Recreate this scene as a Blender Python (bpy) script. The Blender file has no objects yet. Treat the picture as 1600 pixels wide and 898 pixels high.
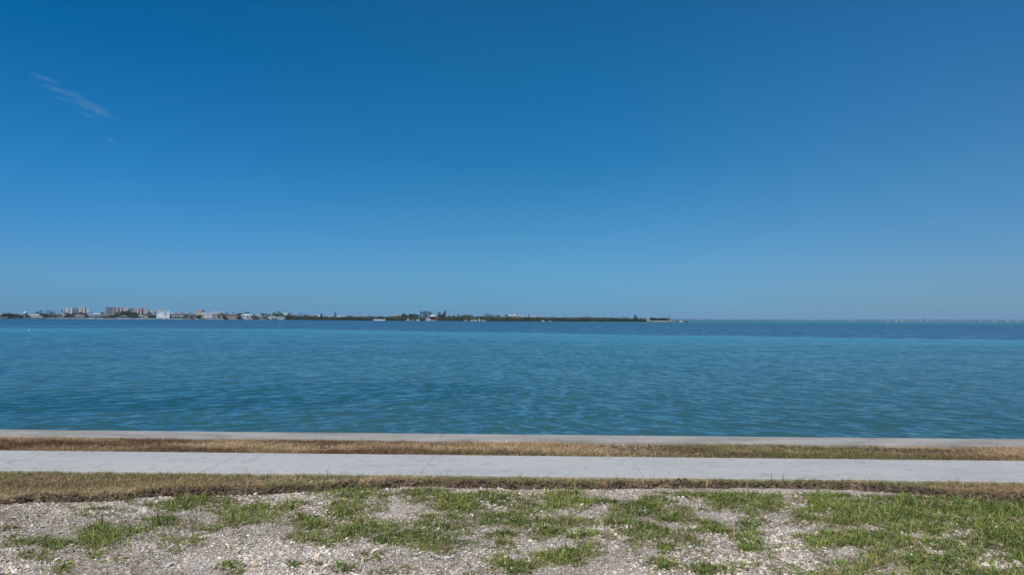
import bpy, math, random
import numpy as np
from mathutils import Vector, Matrix
R = math.radians
random.seed(7); rng = np.random.default_rng(11)
scene = bpy.context.scene
COL = scene.collection

# ------------------------------------------------------------------ camera
EYE = 1.85            # eye height above the sidewalk
WATER = -1.10         # water level
LAND = 0.15           # level of the far shore land
FPX = 1150.0          # focal length in pixels of a 1600 px wide frame
cam_d = bpy.data.cameras.new('camera'); cam = bpy.data.objects.new('camera', cam_d); COL.objects.link(cam)
cam_d.sensor_width = 36.0; cam_d.lens = 36.0 * FPX / 1600.0
cam_d.clip_start = 0.05; cam_d.clip_end = 60000
M_cam = (Matrix.Translation((0, 0, EYE)) @ Matrix.Rotation(R(1.65), 4, 'Z') @ Matrix.Rotation(R(90 + 2.44), 4, 'X')
         @ Matrix.Rotation(R(0.286), 4, 'Z'))
cam.matrix_world = M_cam
scene.camera = cam
CR = np.array(M_cam.to_3x3()); CO = np.array([0, 0, EYE])
def ray(px, py):
    return CR @ np.array([(px - 800) / FPX, -(py - 449) / FPX, -1.0])
def at(px, py, D):                      # the point seen at a photo pixel, at world distance Y = D
    d = ray(px, py); return CO + d * (D / d[1])
def ground(px, py, z=0.0):
    d = ray(px, py); return CO + d * ((z - EYE) / d[2])
def proj(X, Y, Z):
    v = (np.stack([X, Y, Z], -1) - CO) @ CR
    return 800 - FPX * v[..., 0] / v[..., 2], 449 + FPX * v[..., 1] / v[..., 2]

# ------------------------------------------------------------------ sky, sun, exposure
SUN_EL, SUN_AZ = R(48), R(213)          # azimuth clockwise from +Y: behind the camera, to the left
world = bpy.data.worlds.new('World'); scene.world = world; world.use_nodes = True
wn = world.node_tree; wn.nodes.clear()
def N(nt, t, **kw):
    n = nt.nodes.new(t)
    for k, v in kw.items(): setattr(n, k, v)
    return n
def mth(nt, op, a, b=None, c=None, clamp=False):
    n = nt.nodes.new('ShaderNodeMath'); n.operation = op; n.use_clamp = clamp
    for i, v in enumerate((a, b, c)):
        if v is None: continue
        if isinstance(v, (int, float)): n.inputs[i].default_value = v
        else: nt.links.new(v, n.inputs[i])
    return n.outputs[0]
def ramp(nt, fac, stops, interp='LINEAR'):
    n = nt.nodes.new('ShaderNodeValToRGB'); n.color_ramp.interpolation = interp
    e = n.color_ramp.elements
    while len(e) < len(stops): e.new(0.5)
    for el, (p, c) in zip(e, stops):
        el.position = p; el.color = (*c, 1) if len(c) == 3 else c
    if fac is not None: nt.links.new(fac, n.inputs[0])
    return n.outputs[0]
def mixc(nt, fac, a, b, blend='MIX'):
    n = nt.nodes.new('ShaderNodeMix'); n.data_type = 'RGBA'; n.blend_type = blend
    for s, v in ((n.inputs[0], fac), (n.inputs[6], a), (n.inputs[7], b)):
        if isinstance(v, (int, float)): s.default_value = v
        elif isinstance(v, tuple): s.default_value = (*v, 1) if len(v) == 3 else v
        else: nt.links.new(v, s)
    return n.outputs[2]
sky = N(wn, 'ShaderNodeTexSky', sky_type='NISHITA'); sky.sun_disc = False
sky.sun_elevation = SUN_EL; sky.sun_rotation = SUN_AZ
sky.altitude = 0; sky.air_density = 1.0; sky.dust_density = 0.3; sky.ozone_density = 2.0
tc = N(wn, 'ShaderNodeTexCoord'); sp = N(wn, 'ShaderNodeSeparateXYZ'); wn.links.new(tc.outputs['Generated'], sp.inputs[0])
# colour of the clear sea sky by elevation, a little greyer to the right, deeper to the left
tL = ramp(wn, sp.outputs[2], [(0.0, (0.19, 0.47, 1.02)), (0.0535, (0.225, 0.53, 0.96)), (0.1745, (0.0987, 0.565, 0.933)), (0.33, (0.0123, 0.523, 0.8635)), (1.0, (0.012, 0.52, 0.86))])
tC = ramp(wn, sp.outputs[2], [(0.0, (0.172, 0.425, 0.90)), (0.0677, (0.2, 0.475, 0.797)), (0.1281, (0.1617, 0.497, 0.758)), (0.2123, (0.0823, 0.497, 0.763)), (0.3157, (0.062, 0.536, 0.805)), (1.0, (0.04, 0.53, 0.80))])
tR = ramp(wn, sp.outputs[2], [(0.0, (0.20, 0.38, 0.71)), (0.0591, (0.235, 0.41, 0.655)), (0.18, (0.196, 0.495, 0.697)), (0.335, (0.1456, 0.5476, 0.807)), (1.0, (0.14, 0.54, 0.80))])
wl = ramp(wn, mth(wn, 'MULTIPLY_ADD', sp.outputs[0], -1.75, 0.0), [(0.0, (0,)*3), (1.0, (1,)*3)], 'EASE')
wr = ramp(wn, mth(wn, 'MULTIPLY_ADD', sp.outputs[0], 1.75, 0.0), [(0.0, (0,)*3), (1.0, (1,)*3)], 'EASE')
tint = mixc(wn, wr, mixc(wn, wl, tC, tL), tR)
skyc = mixc(wn, 1.0, sky.outputs[0], tint, 'MULTIPLY')
bg = N(wn, 'ShaderNodeBackground'); bg.inputs[1].default_value = 0.10
wn.links.new(skyc, bg.inputs[0]); wo = N(wn, 'ShaderNodeOutputWorld'); wn.links.new(bg.outputs[0], wo.inputs[0])
sun_d = bpy.data.lights.new('sun', 'SUN'); sun_d.energy = 3.6; sun_d.angle = R(0.53); sun_d.color = (1, 0.95, 0.88)
sun = bpy.data.objects.new('sun', sun_d); COL.objects.link(sun)
sdir = Vector((math.sin(SUN_AZ) * math.cos(SUN_EL), math.cos(SUN_AZ) * math.cos(SUN_EL), math.sin(SUN_EL)))
sun.rotation_euler = sdir.to_track_quat('Z', 'Y').to_euler(); sun.location = sdir * 50
scene.view_settings.view_transform = 'Standard'; scene.view_settings.look = 'None'
scene.view_settings.exposure = 0.0; scene.view_settings.gamma = 1.0
scene.cycles.max_bounces = 6; scene.cycles.volume_bounces = 1; scene.cycles.volume_step_rate = 0.35; scene.cycles.transparent_max_bounces = 6

# ------------------------------------------------------------------ helpers
def tag(o, label=None, cat=None, group=None, kind=None):
    if label: o['label'] = label
    if cat: o['category'] = cat
    if group: o['group'] = group
    if kind: o['kind'] = kind
    return o
def link(name, me, mat=None, parent=None, loc=None):
    o = bpy.data.objects.new(name, me); COL.objects.link(o)
    if mat is not None and me is not None and not me.materials: me.materials.append(mat)
    if loc is not None: o.location = loc
    if parent is not None: o.parent = parent
    return o
def empty(name, loc, rz=0.0):
    o = bpy.data.objects.new(name, None); COL.objects.link(o); o.location = loc; o.rotation_euler.z = rz
    o.empty_display_size = 0.5; return o
def np_mesh(name, V, F, smooth=False):
    """V (n,3), F (m,3|4) numpy"""
    me = bpy.data.meshes.new(name); V = np.ascontiguousarray(V, np.float32); F = np.ascontiguousarray(F, np.int32)
    k = F.shape[1]
    me.vertices.add(len(V)); me.vertices.foreach_set('co', V.ravel())
    me.loops.add(F.size); me.loops.foreach_set('vertex_index', F.ravel())
    me.polygons.add(len(F)); me.polygons.foreach_set('loop_start', np.arange(0, F.size, k, dtype=np.int32))
    me.polygons.foreach_set('loop_total', np.full(len(F), k, np.int32))
    me.update(calc_edges=True)
    me.polygons.foreach_set('use_smooth', np.full(len(F), smooth))
    return me
class MB:
    def __init__(s): s.v = []; s.f = []
    def add(s, V, F):
        b = len(s.v); s.v += [tuple(p) for p in V]; s.f += [tuple(i + b for i in f) for f in F]; return s
    def box(s, x0, x1, y0, y1, z0, z1):
        return s.add([(x0,y0,z0),(x1,y0,z0),(x1,y1,z0),(x0,y1,z0),(x0,y0,z1),(x1,y0,z1),(x1,y1,z1),(x0,y1,z1)],
                     [(3,2,1,0),(4,5,6,7),(0,1,5,4),(1,2,6,5),(2,3,7,6),(3,0,4,7)])
    def hip(s, x0, x1, y0, y1, z0, z1, inset=1.0):
        w = min(x1-x0, y1-y0) / 2 * inset; yc = (y0+y1)/2
        if x1-x0 >= y1-y0: a, b = (x0+w, yc, z1), (x1-w, yc, z1)
        else: a, b = ((x0+x1)/2, y0+w, z1), ((x0+x1)/2, y1-w, z1)
        t = 0.25
        V = [(x0,y0,z0),(x1,y0,z0),(x1,y1,z0),(x0,y1,z0),(x0,y0,z0+t),(x1,y0,z0+t),(x1,y1,z0+t),(x0,y1,z0+t), a, b]
        F = [(3,2,1,0),(0,1,5,4),(1,2,6,5),(2,3,7,6),(3,0,4,7)]
        F += [(4,5,9,8),(5,6,9),(6,7,8,9),(7,4,8)] if x1-x0 >= y1-y0 else [(4,5,8),(5,6,9,8),(6,7,9),(7,4,8,9)]
        return s.add(V, F)
    def gable(s, x0, x1, y0, y1, z0, z1):     # gable end faces the water
        xc = (x0+x1)/2
        return s.add([(x0,y0,z0),(x1,y0,z0),(xc,y0,z1),(x0,y1,z0),(x1,y1,z0),(xc,y1,z1)],
                     [(0,1,2),(5,4,3),(1,4,5,2),(3,0,2,5),(0,3,4,1)])
    def tube(s, pts, rad, n=6):
        V = []; F = []
        for i, (p, r) in enumerate(zip(pts, rad)):
            p = Vector(p); q = Vector(pts[min(i+1, len(pts)-1)]) - Vector(pts[max(i-1, 0)])
            q.normalize(); u = q.orthogonal().normalized(); w = q.cross(u)
            for k in range(n):
                a = 2*math.pi*k/n; V.append(tuple(p + (u*math.cos(a) + w*math.sin(a))*r))
        for i in range(len(pts)-1):
            for k in range(n): F.append((i*n+k, i*n+(k+1) % n, (i+1)*n+(k+1) % n, (i+1)*n+k))
        F.append(tuple(range(n))[::-1]); F.append(tuple((len(pts)-1)*n + k for k in range(n)))
        return s.add(V, F)
    def mesh(s, name, smooth=False):
        me = bpy.data.meshes.new(name); me.from_pydata(s.v, [], s.f); me.update()
        if smooth: me.polygons.foreach_set('use_smooth', [True]*len(me.polygons))
        return me
    def build(s, name, mat, parent=None, smooth=False): return link(name, s.mesh(name, smooth), mat, parent)

_perm = rng.random((256, 256))
def vnoise(x, y):                      # smooth value noise 0..1
    xi = np.floor(x).astype(int); yi = np.floor(y).astype(int); fx = x-xi; fy = y-yi
    fx = fx*fx*(3-2*fx); fy = fy*fy*(3-2*fy)
    g = lambda a, b: _perm[a & 255, b & 255]
    return (g(xi,yi)*(1-fx)+g(xi+1,yi)*fx)*(1-fy) + (g(xi,yi+1)*(1-fx)+g(xi+1,yi+1)*fx)*fy
def fbm(x, y, o=4):
    s = 0; a = 0.5; t = 0
    for i in range(o): s = s + a*vnoise(x*2**i+17*i, y*2**i+9*i); t += a; a *= 0.5
    return s/t
def sstep(a, b, x): t = np.clip((x-a)/(b-a), 0, 1); return t*t*(3-2*t)

def newmat(name, rough=0.8, spec=0.3):
    m = bpy.data.materials.new(name); m.use_nodes = True; nt = m.node_tree
    b = nt.nodes['Principled BSDF']; b.inputs['Roughness'].default_value = rough
    b.inputs['Specular IOR Level'].default_value = spec
    return m, nt, b
def noise(nt, scale, detail=4, vec=None, rough=0.6, dist=0.0):
    n = nt.nodes.new('ShaderNodeTexNoise'); n.inputs['Scale'].default_value = scale
    n.inputs['Detail'].default_value = detail; n.inputs['Roughness'].default_value = rough; n.inputs['Distortion'].default_value = dist
    if vec is not None: nt.links.new(vec, n.inputs['Vector'])
    return n
def wpos(nt, scale=(1, 1, 1)):
    g = nt.nodes.new('ShaderNodeNewGeometry'); m = nt.nodes.new('ShaderNodeMapping')
    m.inputs['Scale'].default_value = scale; nt.links.new(g.outputs['Position'], m.inputs[0]); return m.outputs[0]
def bump(nt, b, h, strength=0.4, dist=0.01):
    n = nt.nodes.new('ShaderNodeBump'); n.inputs['Strength'].default_value = strength; n.inputs['Distance'].default_value = dist
    nt.links.new(h, n.inputs['Height']); nt.links.new(n.outputs[0], b.inputs['Normal'])
_mc = {}
def paint(col, rough=0.75, var=0.12, sc=0.35):  # weathered plain paint / render / roofing for the far things
    key = (tuple(round(c, 3) for c in col), rough)
    if key in _mc: return _mc[key]
    m, nt, b = newmat('weathered_finish', rough)
    n = noise(nt, sc, 5, wpos(nt, (1, 1, 2)))
    lo = tuple(c*(1-var) for c in col); hi = tuple(min(1, c*(1+var)) for c in col)
    nt.links.new(ramp(nt, n.outputs[0], [(0.3, lo), (0.7, hi)]), b.inputs['Base Color'])
    _mc[key] = m; return m

# ================================================================== WATER
def water_material():
    m, nt, b = newmat('sea_water', 0.10, 0.5)
    b.inputs['IOR'].default_value = 1.36
    g = nt.nodes.new('ShaderNodeNewGeometry'); s = nt.nodes.new('ShaderNodeSeparateXYZ'); nt.links.new(g.outputs['Position'], s.inputs[0])
    # bottom colour: sand flats, seagrass beds, deeper water
    big = noise(nt, 1.0, 4, wpos(nt, (0.006, 0.02, 0)), 0.55, 0.6)
    fine = noise(nt, 1.0, 3, wpos(nt, (0.03, 0.09, 0)), 0.5)
    logd = mth(nt, 'LOGARITHM', mth(nt, 'MAXIMUM', s.outputs[1], 5.0), 10.0)
    xo = mth(nt, 'MULTIPLY', s.outputs[0], -0.0016)                     # beds lie a little farther out on the left
    xo = mth(nt, 'MINIMUM', mth(nt, 'MAXIMUM', xo, -0.13), 0.10)
    lf = mth(nt, 'MULTIPLY_ADD', s.outputs[0], -0.006, 0.16); lf = mth(nt, 'MINIMUM', mth(nt, 'MAXIMUM', lf, 0.13), 0.75)
    wob = mth(nt, 'MULTIPLY', mth(nt, 'SUBTRACT', big.outputs[0], 0.5), lf)
    wob2 = mth(nt, 'MULTIPLY', mth(nt, 'SUBTRACT', fine.outputs[0], 0.5), 0.10)
    t = mth(nt, 'ADD', mth(nt, 'SUBTRACT', logd, xo), mth(nt, 'ADD', wob, wob2))
    t = mth(nt, 'DIVIDE', mth(nt, 'SUBTRACT', t, 1.0), 3.0)
    c = ramp(nt, t, [(0.0, (0.040, 0.112, 0.110)), (0.12, (0.040, 0.114, 0.116)), (0.19, (0.043, 0.126, 0.138)),
                     (0.30, (0.048, 0.155, 0.192)), (0.335, (0.054, 0.190, 0.240)), (0.375, (0.062, 0.240, 0.315)), (0.396, (0.068, 0.265, 0.350)), (0.402, (0.040, 0.105, 0.165)),
                     (0.5, (0.040, 0.110, 0.175)), (0.62, (0.040, 0.110, 0.170)), (0.66, (0.050, 0.185, 0.225)), (1.0, (0.055, 0.19, 0.23))])
    # a bed of seagrass off the wall on the left
    ex = mth(nt, 'DIVIDE', mth(nt, 'ADD', s.outputs[0], 11.0), 12.0); ey = mth(nt, 'DIVIDE', mth(nt, 'SUBTRACT', s.outputs[1], mth(nt, 'MULTIPLY_ADD', s.outputs[0], 0.35, 31.5)), 5.5)
    ed = mth(nt, 'ADD', mth(nt, 'MULTIPLY', ex, ex), mth(nt, 'MULTIPLY', ey, ey)); ed = mth(nt, 'ADD', ed, mth(nt, 'MULTIPLY', mth(nt, 'SUBTRACT', fine.outputs[0], 0.5), 2.2))
    c = mixc(nt, ramp(nt, ed, [(0.35, (1, 1, 1)), (1.0, (0, 0, 0))], 'EASE'), c, (0.026, 0.096, 0.104))
    var = ramp(nt, fine.outputs[0], [(0.3, (0.84, 0.88, 0.9)), (0.7, (1.16, 1.12, 1.1))])
    nt.links.new(mixc(nt, 1.0, c, var, 'MULTIPLY'), b.inputs['Base Color'])
    # small ripples as direct normal perturbation, stronger offshore where the mesh no longer carries the short waves
    def rotn(deg):            # wavelets drawn out along crests that run at an angle to the wall
        m1 = nt.nodes.new('ShaderNodeMapping'); m1.inputs['Rotation'].default_value = (0, 0, R(deg)); nt.links.new(g.outputs['Position'], m1.inputs[0])
        m2 = nt.nodes.new('ShaderNodeMapping'); m2.inputs['Scale'].default_value = (1.5, 6.2, 1); nt.links.new(m1.outputs[0], m2.inputs[0])
        return noise(nt, 1.0, 4, m2.outputs[0], 0.55, 0.35)
    nR, nL = rotn(44), rotn(-30)
    class NA: pass
    na = NA(); na.outputs = {'Color': mixc(nt, ramp(nt, mth(nt, 'MULTIPLY_ADD', s.outputs[0], 0.06, 0.62), [(0.35, (0,)*3), (0.65, (1,)*3)]), nL.outputs['Color'], nR.outputs['Color'])}
    nb = noise(nt, 1.0, 3, wpos(nt, (0.45, 0.4, 1)), 0.6)
    def steep(n, k):          # wavelet fronts: mostly gentle, now and then steep towards the shore
        q = nt.nodes.new('ShaderNodeSeparateColor'); nt.links.new(n.outputs['Color'], q.inputs[0])
        f = mth(nt, 'POWER', mth(nt, 'DIVIDE', mth(nt, 'SUBTRACT', q.outputs[1], 0.44), 0.26, clamp=True), 1.3)
        yy = mth(nt, 'MULTIPLY_ADD', f, -0.68, 0.07); xx = mth(nt, 'MULTIPLY', mth(nt, 'SUBTRACT', q.outputs[0], 0.5), 0.6)
        cb = nt.nodes.new('ShaderNodeCombineXYZ'); nt.links.new(xx, cb.inputs[0]); nt.links.new(yy, cb.inputs[1])
        x = nt.nodes.new('ShaderNodeVectorMath'); x.operation = 'SCALE'; nt.links.new(cb.outputs[0], x.inputs[0]); nt.links.new(k, x.inputs['Scale']); return x.outputs[0]
    def cen(n, k):
        v = nt.nodes.new('ShaderNodeVectorMath'); v.operation = 'SUBTRACT'; nt.links.new(n.outputs['Color'], v.inputs[0]); v.inputs[1].default_value = (0.5,)*3
        w = nt.nodes.new('ShaderNodeVectorMath'); w.operation = 'MULTIPLY'; nt.links.new(v.outputs[0], w.inputs[0]); 
        w.inputs[1].default_value = (0.6, 1.0, 0.0)
        x = nt.nodes.new('ShaderNodeVectorMath'); x.operation = 'SCALE'; nt.links.new(w.outputs[0], x.inputs[0])
        if isinstance(k, float): x.inputs['Scale'].default_value = k
        else: nt.links.new(k, x.inputs['Scale'])
        return x.outputs[0]
    far = ramp(nt, mth(nt, 'DIVIDE', mth(nt, 'SUBTRACT', logd, 1.0), 2.0), [(0.05, (0.62,)*3), (0.3, (0.8,)*3), (0.6, (1.0,)*3)])
    a1 = nt.nodes.new('ShaderNodeVectorMath'); nt.links.new(steep(na, far), a1.inputs[0])
    far2 = ramp(nt, mth(nt, 'DIVIDE', mth(nt, 'SUBTRACT', logd, 1.0), 2.0), [(0.2, (0.05,)*3), (0.6, (0.6,)*3)])
    nt.links.new(cen(nb, far2), a1.inputs[1])
    # at a grazing view only the wave faces turned to the viewer are seen
    iv = nt.nodes.new('ShaderNodeVectorMath'); iv.operation = 'MULTIPLY'; nt.links.new(g.outputs['Incoming'], iv.inputs[0]); iv.inputs[1].default_value = (1, 1, 0)
    ib = nt.nodes.new('ShaderNodeVectorMath'); ib.operation = 'SCALE'; nt.links.new(iv.outputs[0], ib.inputs[0])
    nt.links.new(ramp(nt, mth(nt, 'DIVIDE', mth(nt, 'SUBTRACT', logd, 1.0), 2.0), [(0.1, (0.0,)*3), (0.5, (0.09,)*3), (1.0, (0.18,)*3)]), ib.inputs['Scale'])
    a0 = nt.nodes.new('ShaderNodeVectorMath'); nt.links.new(a1.outputs[0], a0.inputs[0]); nt.links.new(ib.outputs[0], a0.inputs[1]); a1 = a0
    a2 = nt.nodes.new('ShaderNodeVectorMath'); nt.links.new(a1.outputs[0], a2.inputs[0]); nt.links.new(g.outputs['Normal'], a2.inputs[1])
    a3 = nt.nodes.new('ShaderNodeVectorMath'); a3.operation = 'NORMALIZE'; nt.links.new(a2.outputs[0], a3.inputs[0])
    nt.links.new(a3.outputs[0], b.inputs['Normal'])
    return m
def build_water():
    # fan of rows getting coarser with distance
    ys = [11.9]; fh = 736 * (EYE - WATER)
    while ys[-1] < 9000:
        y = ys[-1]; k = 0.48 if y < 70 else 1.2
        ys.append(y + max(0.035, k*y*y/fh) if y < 400 else y*1.25)
    ys = np.array(ys); nu = 1350
    u = np.linspace(-1.0, 1.0, nu)
    Y = ys[:, None] + 0*u[None]; X = u[None]*(ys[:, None]+5)
    dy = np.gradient(ys)[:, None] + 0*X; dx = (u[1]-u[0])*(ys[:, None]+5) + 0*X
    Z = np.full_like(X, WATER); DX = np.zeros_like(X); DY = np.zeros_like(X)
    nw = 84; r = np.random.default_rng(5)
    lam = np.exp(np.linspace(math.log(0.2), math.log(1.9), nw)); mr = sstep(-14, 12, X)
    for i, L in enumerate(lam):
        A = i % 2; th = r.normal(R(46 if A else -30), R(17))     # two crossing wave trains
        k = 2*math.pi/L; kx, ky = k*math.sin(th), k*math.cos(th); ph = r.uniform(0, 6.28)
        sl = 0.10*math.sqrt(2/nw) * (1.35 if 0.28 < L < 1.0 else 0.55)
        fade = np.clip(L/np.maximum(dy*abs(math.cos(th)), dx*abs(math.sin(th)))/3.0 - 0.7, 0, 1)
        arg = kx*X + ky*Y + ph; a = sl/k*fade*(0.55+0.9*vnoise(X*0.11+i, Y*0.07+3*i))*((0.35+1.0*mr) if A else (1.3-0.9*mr))
        Z += a*np.cos(arg); sn = np.sin(arg); DX -= 1.9*a*sn*math.sin(th); DY -= 1.9*a*sn*math.cos(th)
    V = np.stack([X+DX, Y+DY, Z], -1).reshape(-1, 3); ny = len(ys)
    i = np.arange(ny-1)[:, None]*nu + np.arange(nu-1)[None]
    F = np.stack([i, i+1, i+nu+1, i+nu], -1).reshape(-1, 4)
    o = link('water', np_mesh('water', V, F, True), water_material()); tag(o, kind='structure')
    return o
build_water()

# ================================================================== NEAR GROUND
GR = -0.05                              # gravel level
def lip_y(x):                           # near edge of the turf strip, world Y
    return np.interp(x, LX, LY) + 0.10*(fbm(x*1.7+3, x*0+0.5, 4)-0.5) + 0.06*(vnoise(x*7, x*0+4.2)-0.5)
lp = [(-160, 800), (0, 787), (60, 783), (150, 783), (230, 775), (400, 771), (520, 765), (660, 758), (800, 762), (950, 762), (1100, 760), (1210, 761), (1300, 762), (1420, 768), (1500, 778), (1600, 782), (1760, 786)]
_l = [ground(a, b, -0.03) for a, b in lp]
LX = [p[0] for p in _l]; LY = [p[1] for p in _l]
SW0 = 8.63; SW1 = 9.88; CAP0 = 10.95; CAP1 = 11.55; SWT = 0.035

def soil_mat():
    m, nt, b = newmat('soil', 0.95, 0.1)
    n = noise(nt, 22, 6, wpos(nt)); n2 = noise(nt, 1.7, 4, wpos(nt))
    c = ramp(nt, n.outputs[0], [(0.25, (0.035, 0.027, 0.022)), (0.5, (0.115, 0.088, 0.068)), (0.75, (0.27, 0.205, 0.155))])
    d = ramp(nt, n2.outputs[0], [(0.35, (0.75, 0.7, 0.68)), (0.7, (1.2, 1.15, 1.0))])
    nt.links.new(mixc(nt, 1, c, d, 'MULTIPLY'), b.inputs['Base Color']); bump(nt, b, n.outputs[0], 0.9, 0.02); return m
SOIL = soil_mat()
def ground_mat():
    m, nt, b = newmat('sandy_gravel_ground', 0.95, 0.15)
    v = nt.nodes.new('ShaderNodeTexVoronoi'); v.inputs['Scale'].default_value = 55; nt.links.new(wpos(nt), v.inputs['Vector'])
    sp_ = nt.nodes.new('ShaderNodeSeparateColor'); nt.links.new(v.outputs['Color'], sp_.inputs[0])
    c = ramp(nt, sp_.outputs[0], [(0.0, (0.30, 0.25, 0.205)), (0.4, (0.46, 0.41, 0.35)), (0.7, (0.58, 0.53, 0.46)), (1.0, (0.70, 0.66, 0.59))])
    n2 = noise(nt, 1.1, 5, wpos(nt)); d = ramp(nt, n2.outputs[0], [(0.35, (0.62, 0.56, 0.5)), (0.6, (1.05, 1.0, 0.97))])
    nt.links.new(mixc(nt, 1, c, d, 'MULTIPLY'), b.inputs['Base Color']); bump(nt, b, v.outputs['Distance'], 0.8, 0.012); return m
def grid(name, x0, x1, y0, y1, nx, ny, zf, mat):
    xs = np.linspace(x0, x1, nx); ys = np.linspace(y0, y1, ny); X, Y = np.meshgrid(xs, ys)
    V = np.stack([X, Y, zf(X, Y)], -1).reshape(-1, 3)
    i = np.arange(ny-1)[:, None]*nx + np.arange(nx-1)[None]
    return link(name, np_mesh(name, V, np.stack([i, i+1, i+nx+1, i+nx], -1).reshape(-1, 4), True), mat)
def gz(X, Y): return GR + 0.035*(fbm(X*0.6, Y*0.6+5)-0.5) + 0.012*(fbm(X*3+2, Y*3)-0.5)
g = grid('ground', -30, 30, -14, 9.0, 420, 200, gz, ground_mat()); tag(g, kind='structure')

def turf_z(X, Y):
    e = lip_y(X)
    up = sstep(-0.012, 0.055, Y - e)
    z = 0.0 + 0.045*(fbm(X*2.2, Y*2.2+9)-0.5) + 0.03*(fbm(X*9, Y*9)-0.5)
    lipb = 0.04*np.exp(-((Y-e-0.12)/0.10)**2)*fbm(X*5, Y*5+30)
    z = z + lipb
    z = np.where(Y > SW0-0.12, z*0.3, z)
    return (GR-0.05) + (z-(GR-0.05))*up
t1 = grid('turf_bank', -16, 16, 6.4, SW0, 1100, 90, turf_z, SOIL); tag(t1, kind='structure')
def strip_z(X, Y):
    z = 0.02 + 0.05*(fbm(X*2.5+40, Y*2.5)-0.5) + 0.04*(fbm(X*8+3, Y*8)-0.5)
    w = np.minimum(Y-SW1, CAP0-Y)
    return z*sstep(-0.05, 0.25, w)+0.0
t2 = grid('turf_strip', -22, 22, SW1, CAP0, 1000, 50, strip_z, SOIL); tag(t2, kind='structure')

# concrete
def concrete(name, base, warm, stain, sc=1.0, lines=0.0):
    m, nt, b = newmat(name, 0.85, 0.25)
    n1 = noise(nt, 0.7*sc, 6, wpos(nt, (0.5, 1.6, 1)), 0.6, 0.4); n2 = noise(nt, 90, 3, wpos(nt)); n3 = noise(nt, 6*sc, 5, wpos(nt))
    c = ramp(nt, n1.outputs[0], [(0.3, stain), (0.5, base), (0.75, warm)])
    d = ramp(nt, n2.outputs[0], [(0.3, (0.9,)*3), (0.7, (1.08,)*3)]); e = ramp(nt, n3.outputs[0], [(0.28, (0.80, 0.785, 0.76)), (0.47, (1.0,)*3)])
    c2 = mixc(nt, 1, mixc(nt, 1, c, d, 'MULTIPLY'), e, 'MULTIPLY')
    sp_ = nt.nodes.new('ShaderNodeTexNoise'); sp_.inputs['Scale'].default_value = 14; nt.links.new(wpos(nt), sp_.inputs[0])
    k = ramp(nt, sp_.outputs[0], [(0.70, (1,)*3), (0.76, (0.72, 0.70, 0.68))])
    nt.links.new(mixc(nt, 1, c2, k, 'MULTIPLY'), b.inputs['Base Color']); bump(nt, b, n2.outputs[0], 0.25, 0.003); return m
PAVE = concrete('pale_sidewalk_concrete', (0.55, 0.53, 0.495), (0.60, 0.575, 0.53), (0.47, 0.46, 0.44))
CAPM = concrete('weathered_cap_concrete', (0.42, 0.385, 0.34), (0.54, 0.50, 0.45), (0.28, 0.25, 0.21), 2.2)
def bevbox(x0, x1, y0, y1, z0, z1, bv):
    V = []; F = []
    rings = [(0, z0), (0, z1-bv), (bv, z1)]
    for d, z in rings: V += [(x0+d, y0+d, z), (x1-d, y0+d, z), (x1-d, y1-d, z), (x0+d, y1-d, z)]
    F.append((3, 2, 1, 0))
    for r in range(2):
        for k in range(4): F.append((r*4+k, r*4+(k+1) % 4, (r+1)*4+(k+1) % 4, (r+1)*4+k))
    F.append((8, 9, 10, 11)); m = MB(); m.add(V, F); return m
side = empty('sidewalk', (0, 9.2, 0)); tag(side, kind='structure')
bed = MB().box(-22, 22, SW0-9.2+0.004, SW1-9.2-0.004, -0.2, SWT-0.02).build('joint_bed', SOIL, side)
bed['kind'] = 'structure'
PAVE_J = [ground(677, 713.4, SWT)[0], ground(994, 729, SWT)[0], ground(1329, 733, SWT)[0]]
sp_len = (ground(1329, 733, SWT)[0] - ground(677, 713.4, SWT)[0]) / 2
js = sorted([PAVE_J[0] + sp_len*k for k in range(-7, 9)])
for a, b_ in zip(js[:-1], js[1:]):
    vis = 0.006 if abs(a-PAVE_J[1]) < 1.0 or abs(a-PAVE_J[2]) < 1.0 else 0.0006; vb = 0.006 if abs(b_-PAVE_J[1]) < 1.0 or abs(b_-PAVE_J[2]) < 1.0 else 0.0006
    m = bevbox(a+vis*0.5, b_-vb*0.5, SW0-9.2, SW1-9.2, -0.09, SWT + random.uniform(-0.001, 0.001), 0.004)
    o = m.build('slab', PAVE, side)
wall = empty('seawall', (0, 11.25, 0)); tag(wall, 'concrete seawall with beige cap running along the near water edge', 'seawall')
MB().box(-26, 26, 0.06-0.0, 0.24, -3.2, -0.16).build('wall_face', CAPM, wall)
cx = ground(1338, 694, 0.05)[0]
cj = [cx + 6.1*k for k in range(-5, 4)]
for a, b_ in zip(cj[:-1], cj[1:]):
    bevbox(a+0.0003, b_-0.0003, CAP0-11.25, CAP1-11.25, -0.159, 0.055+random.uniform(-0.001, 0.001), 0.005).build('cap_block', CAPM, wall)

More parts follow.
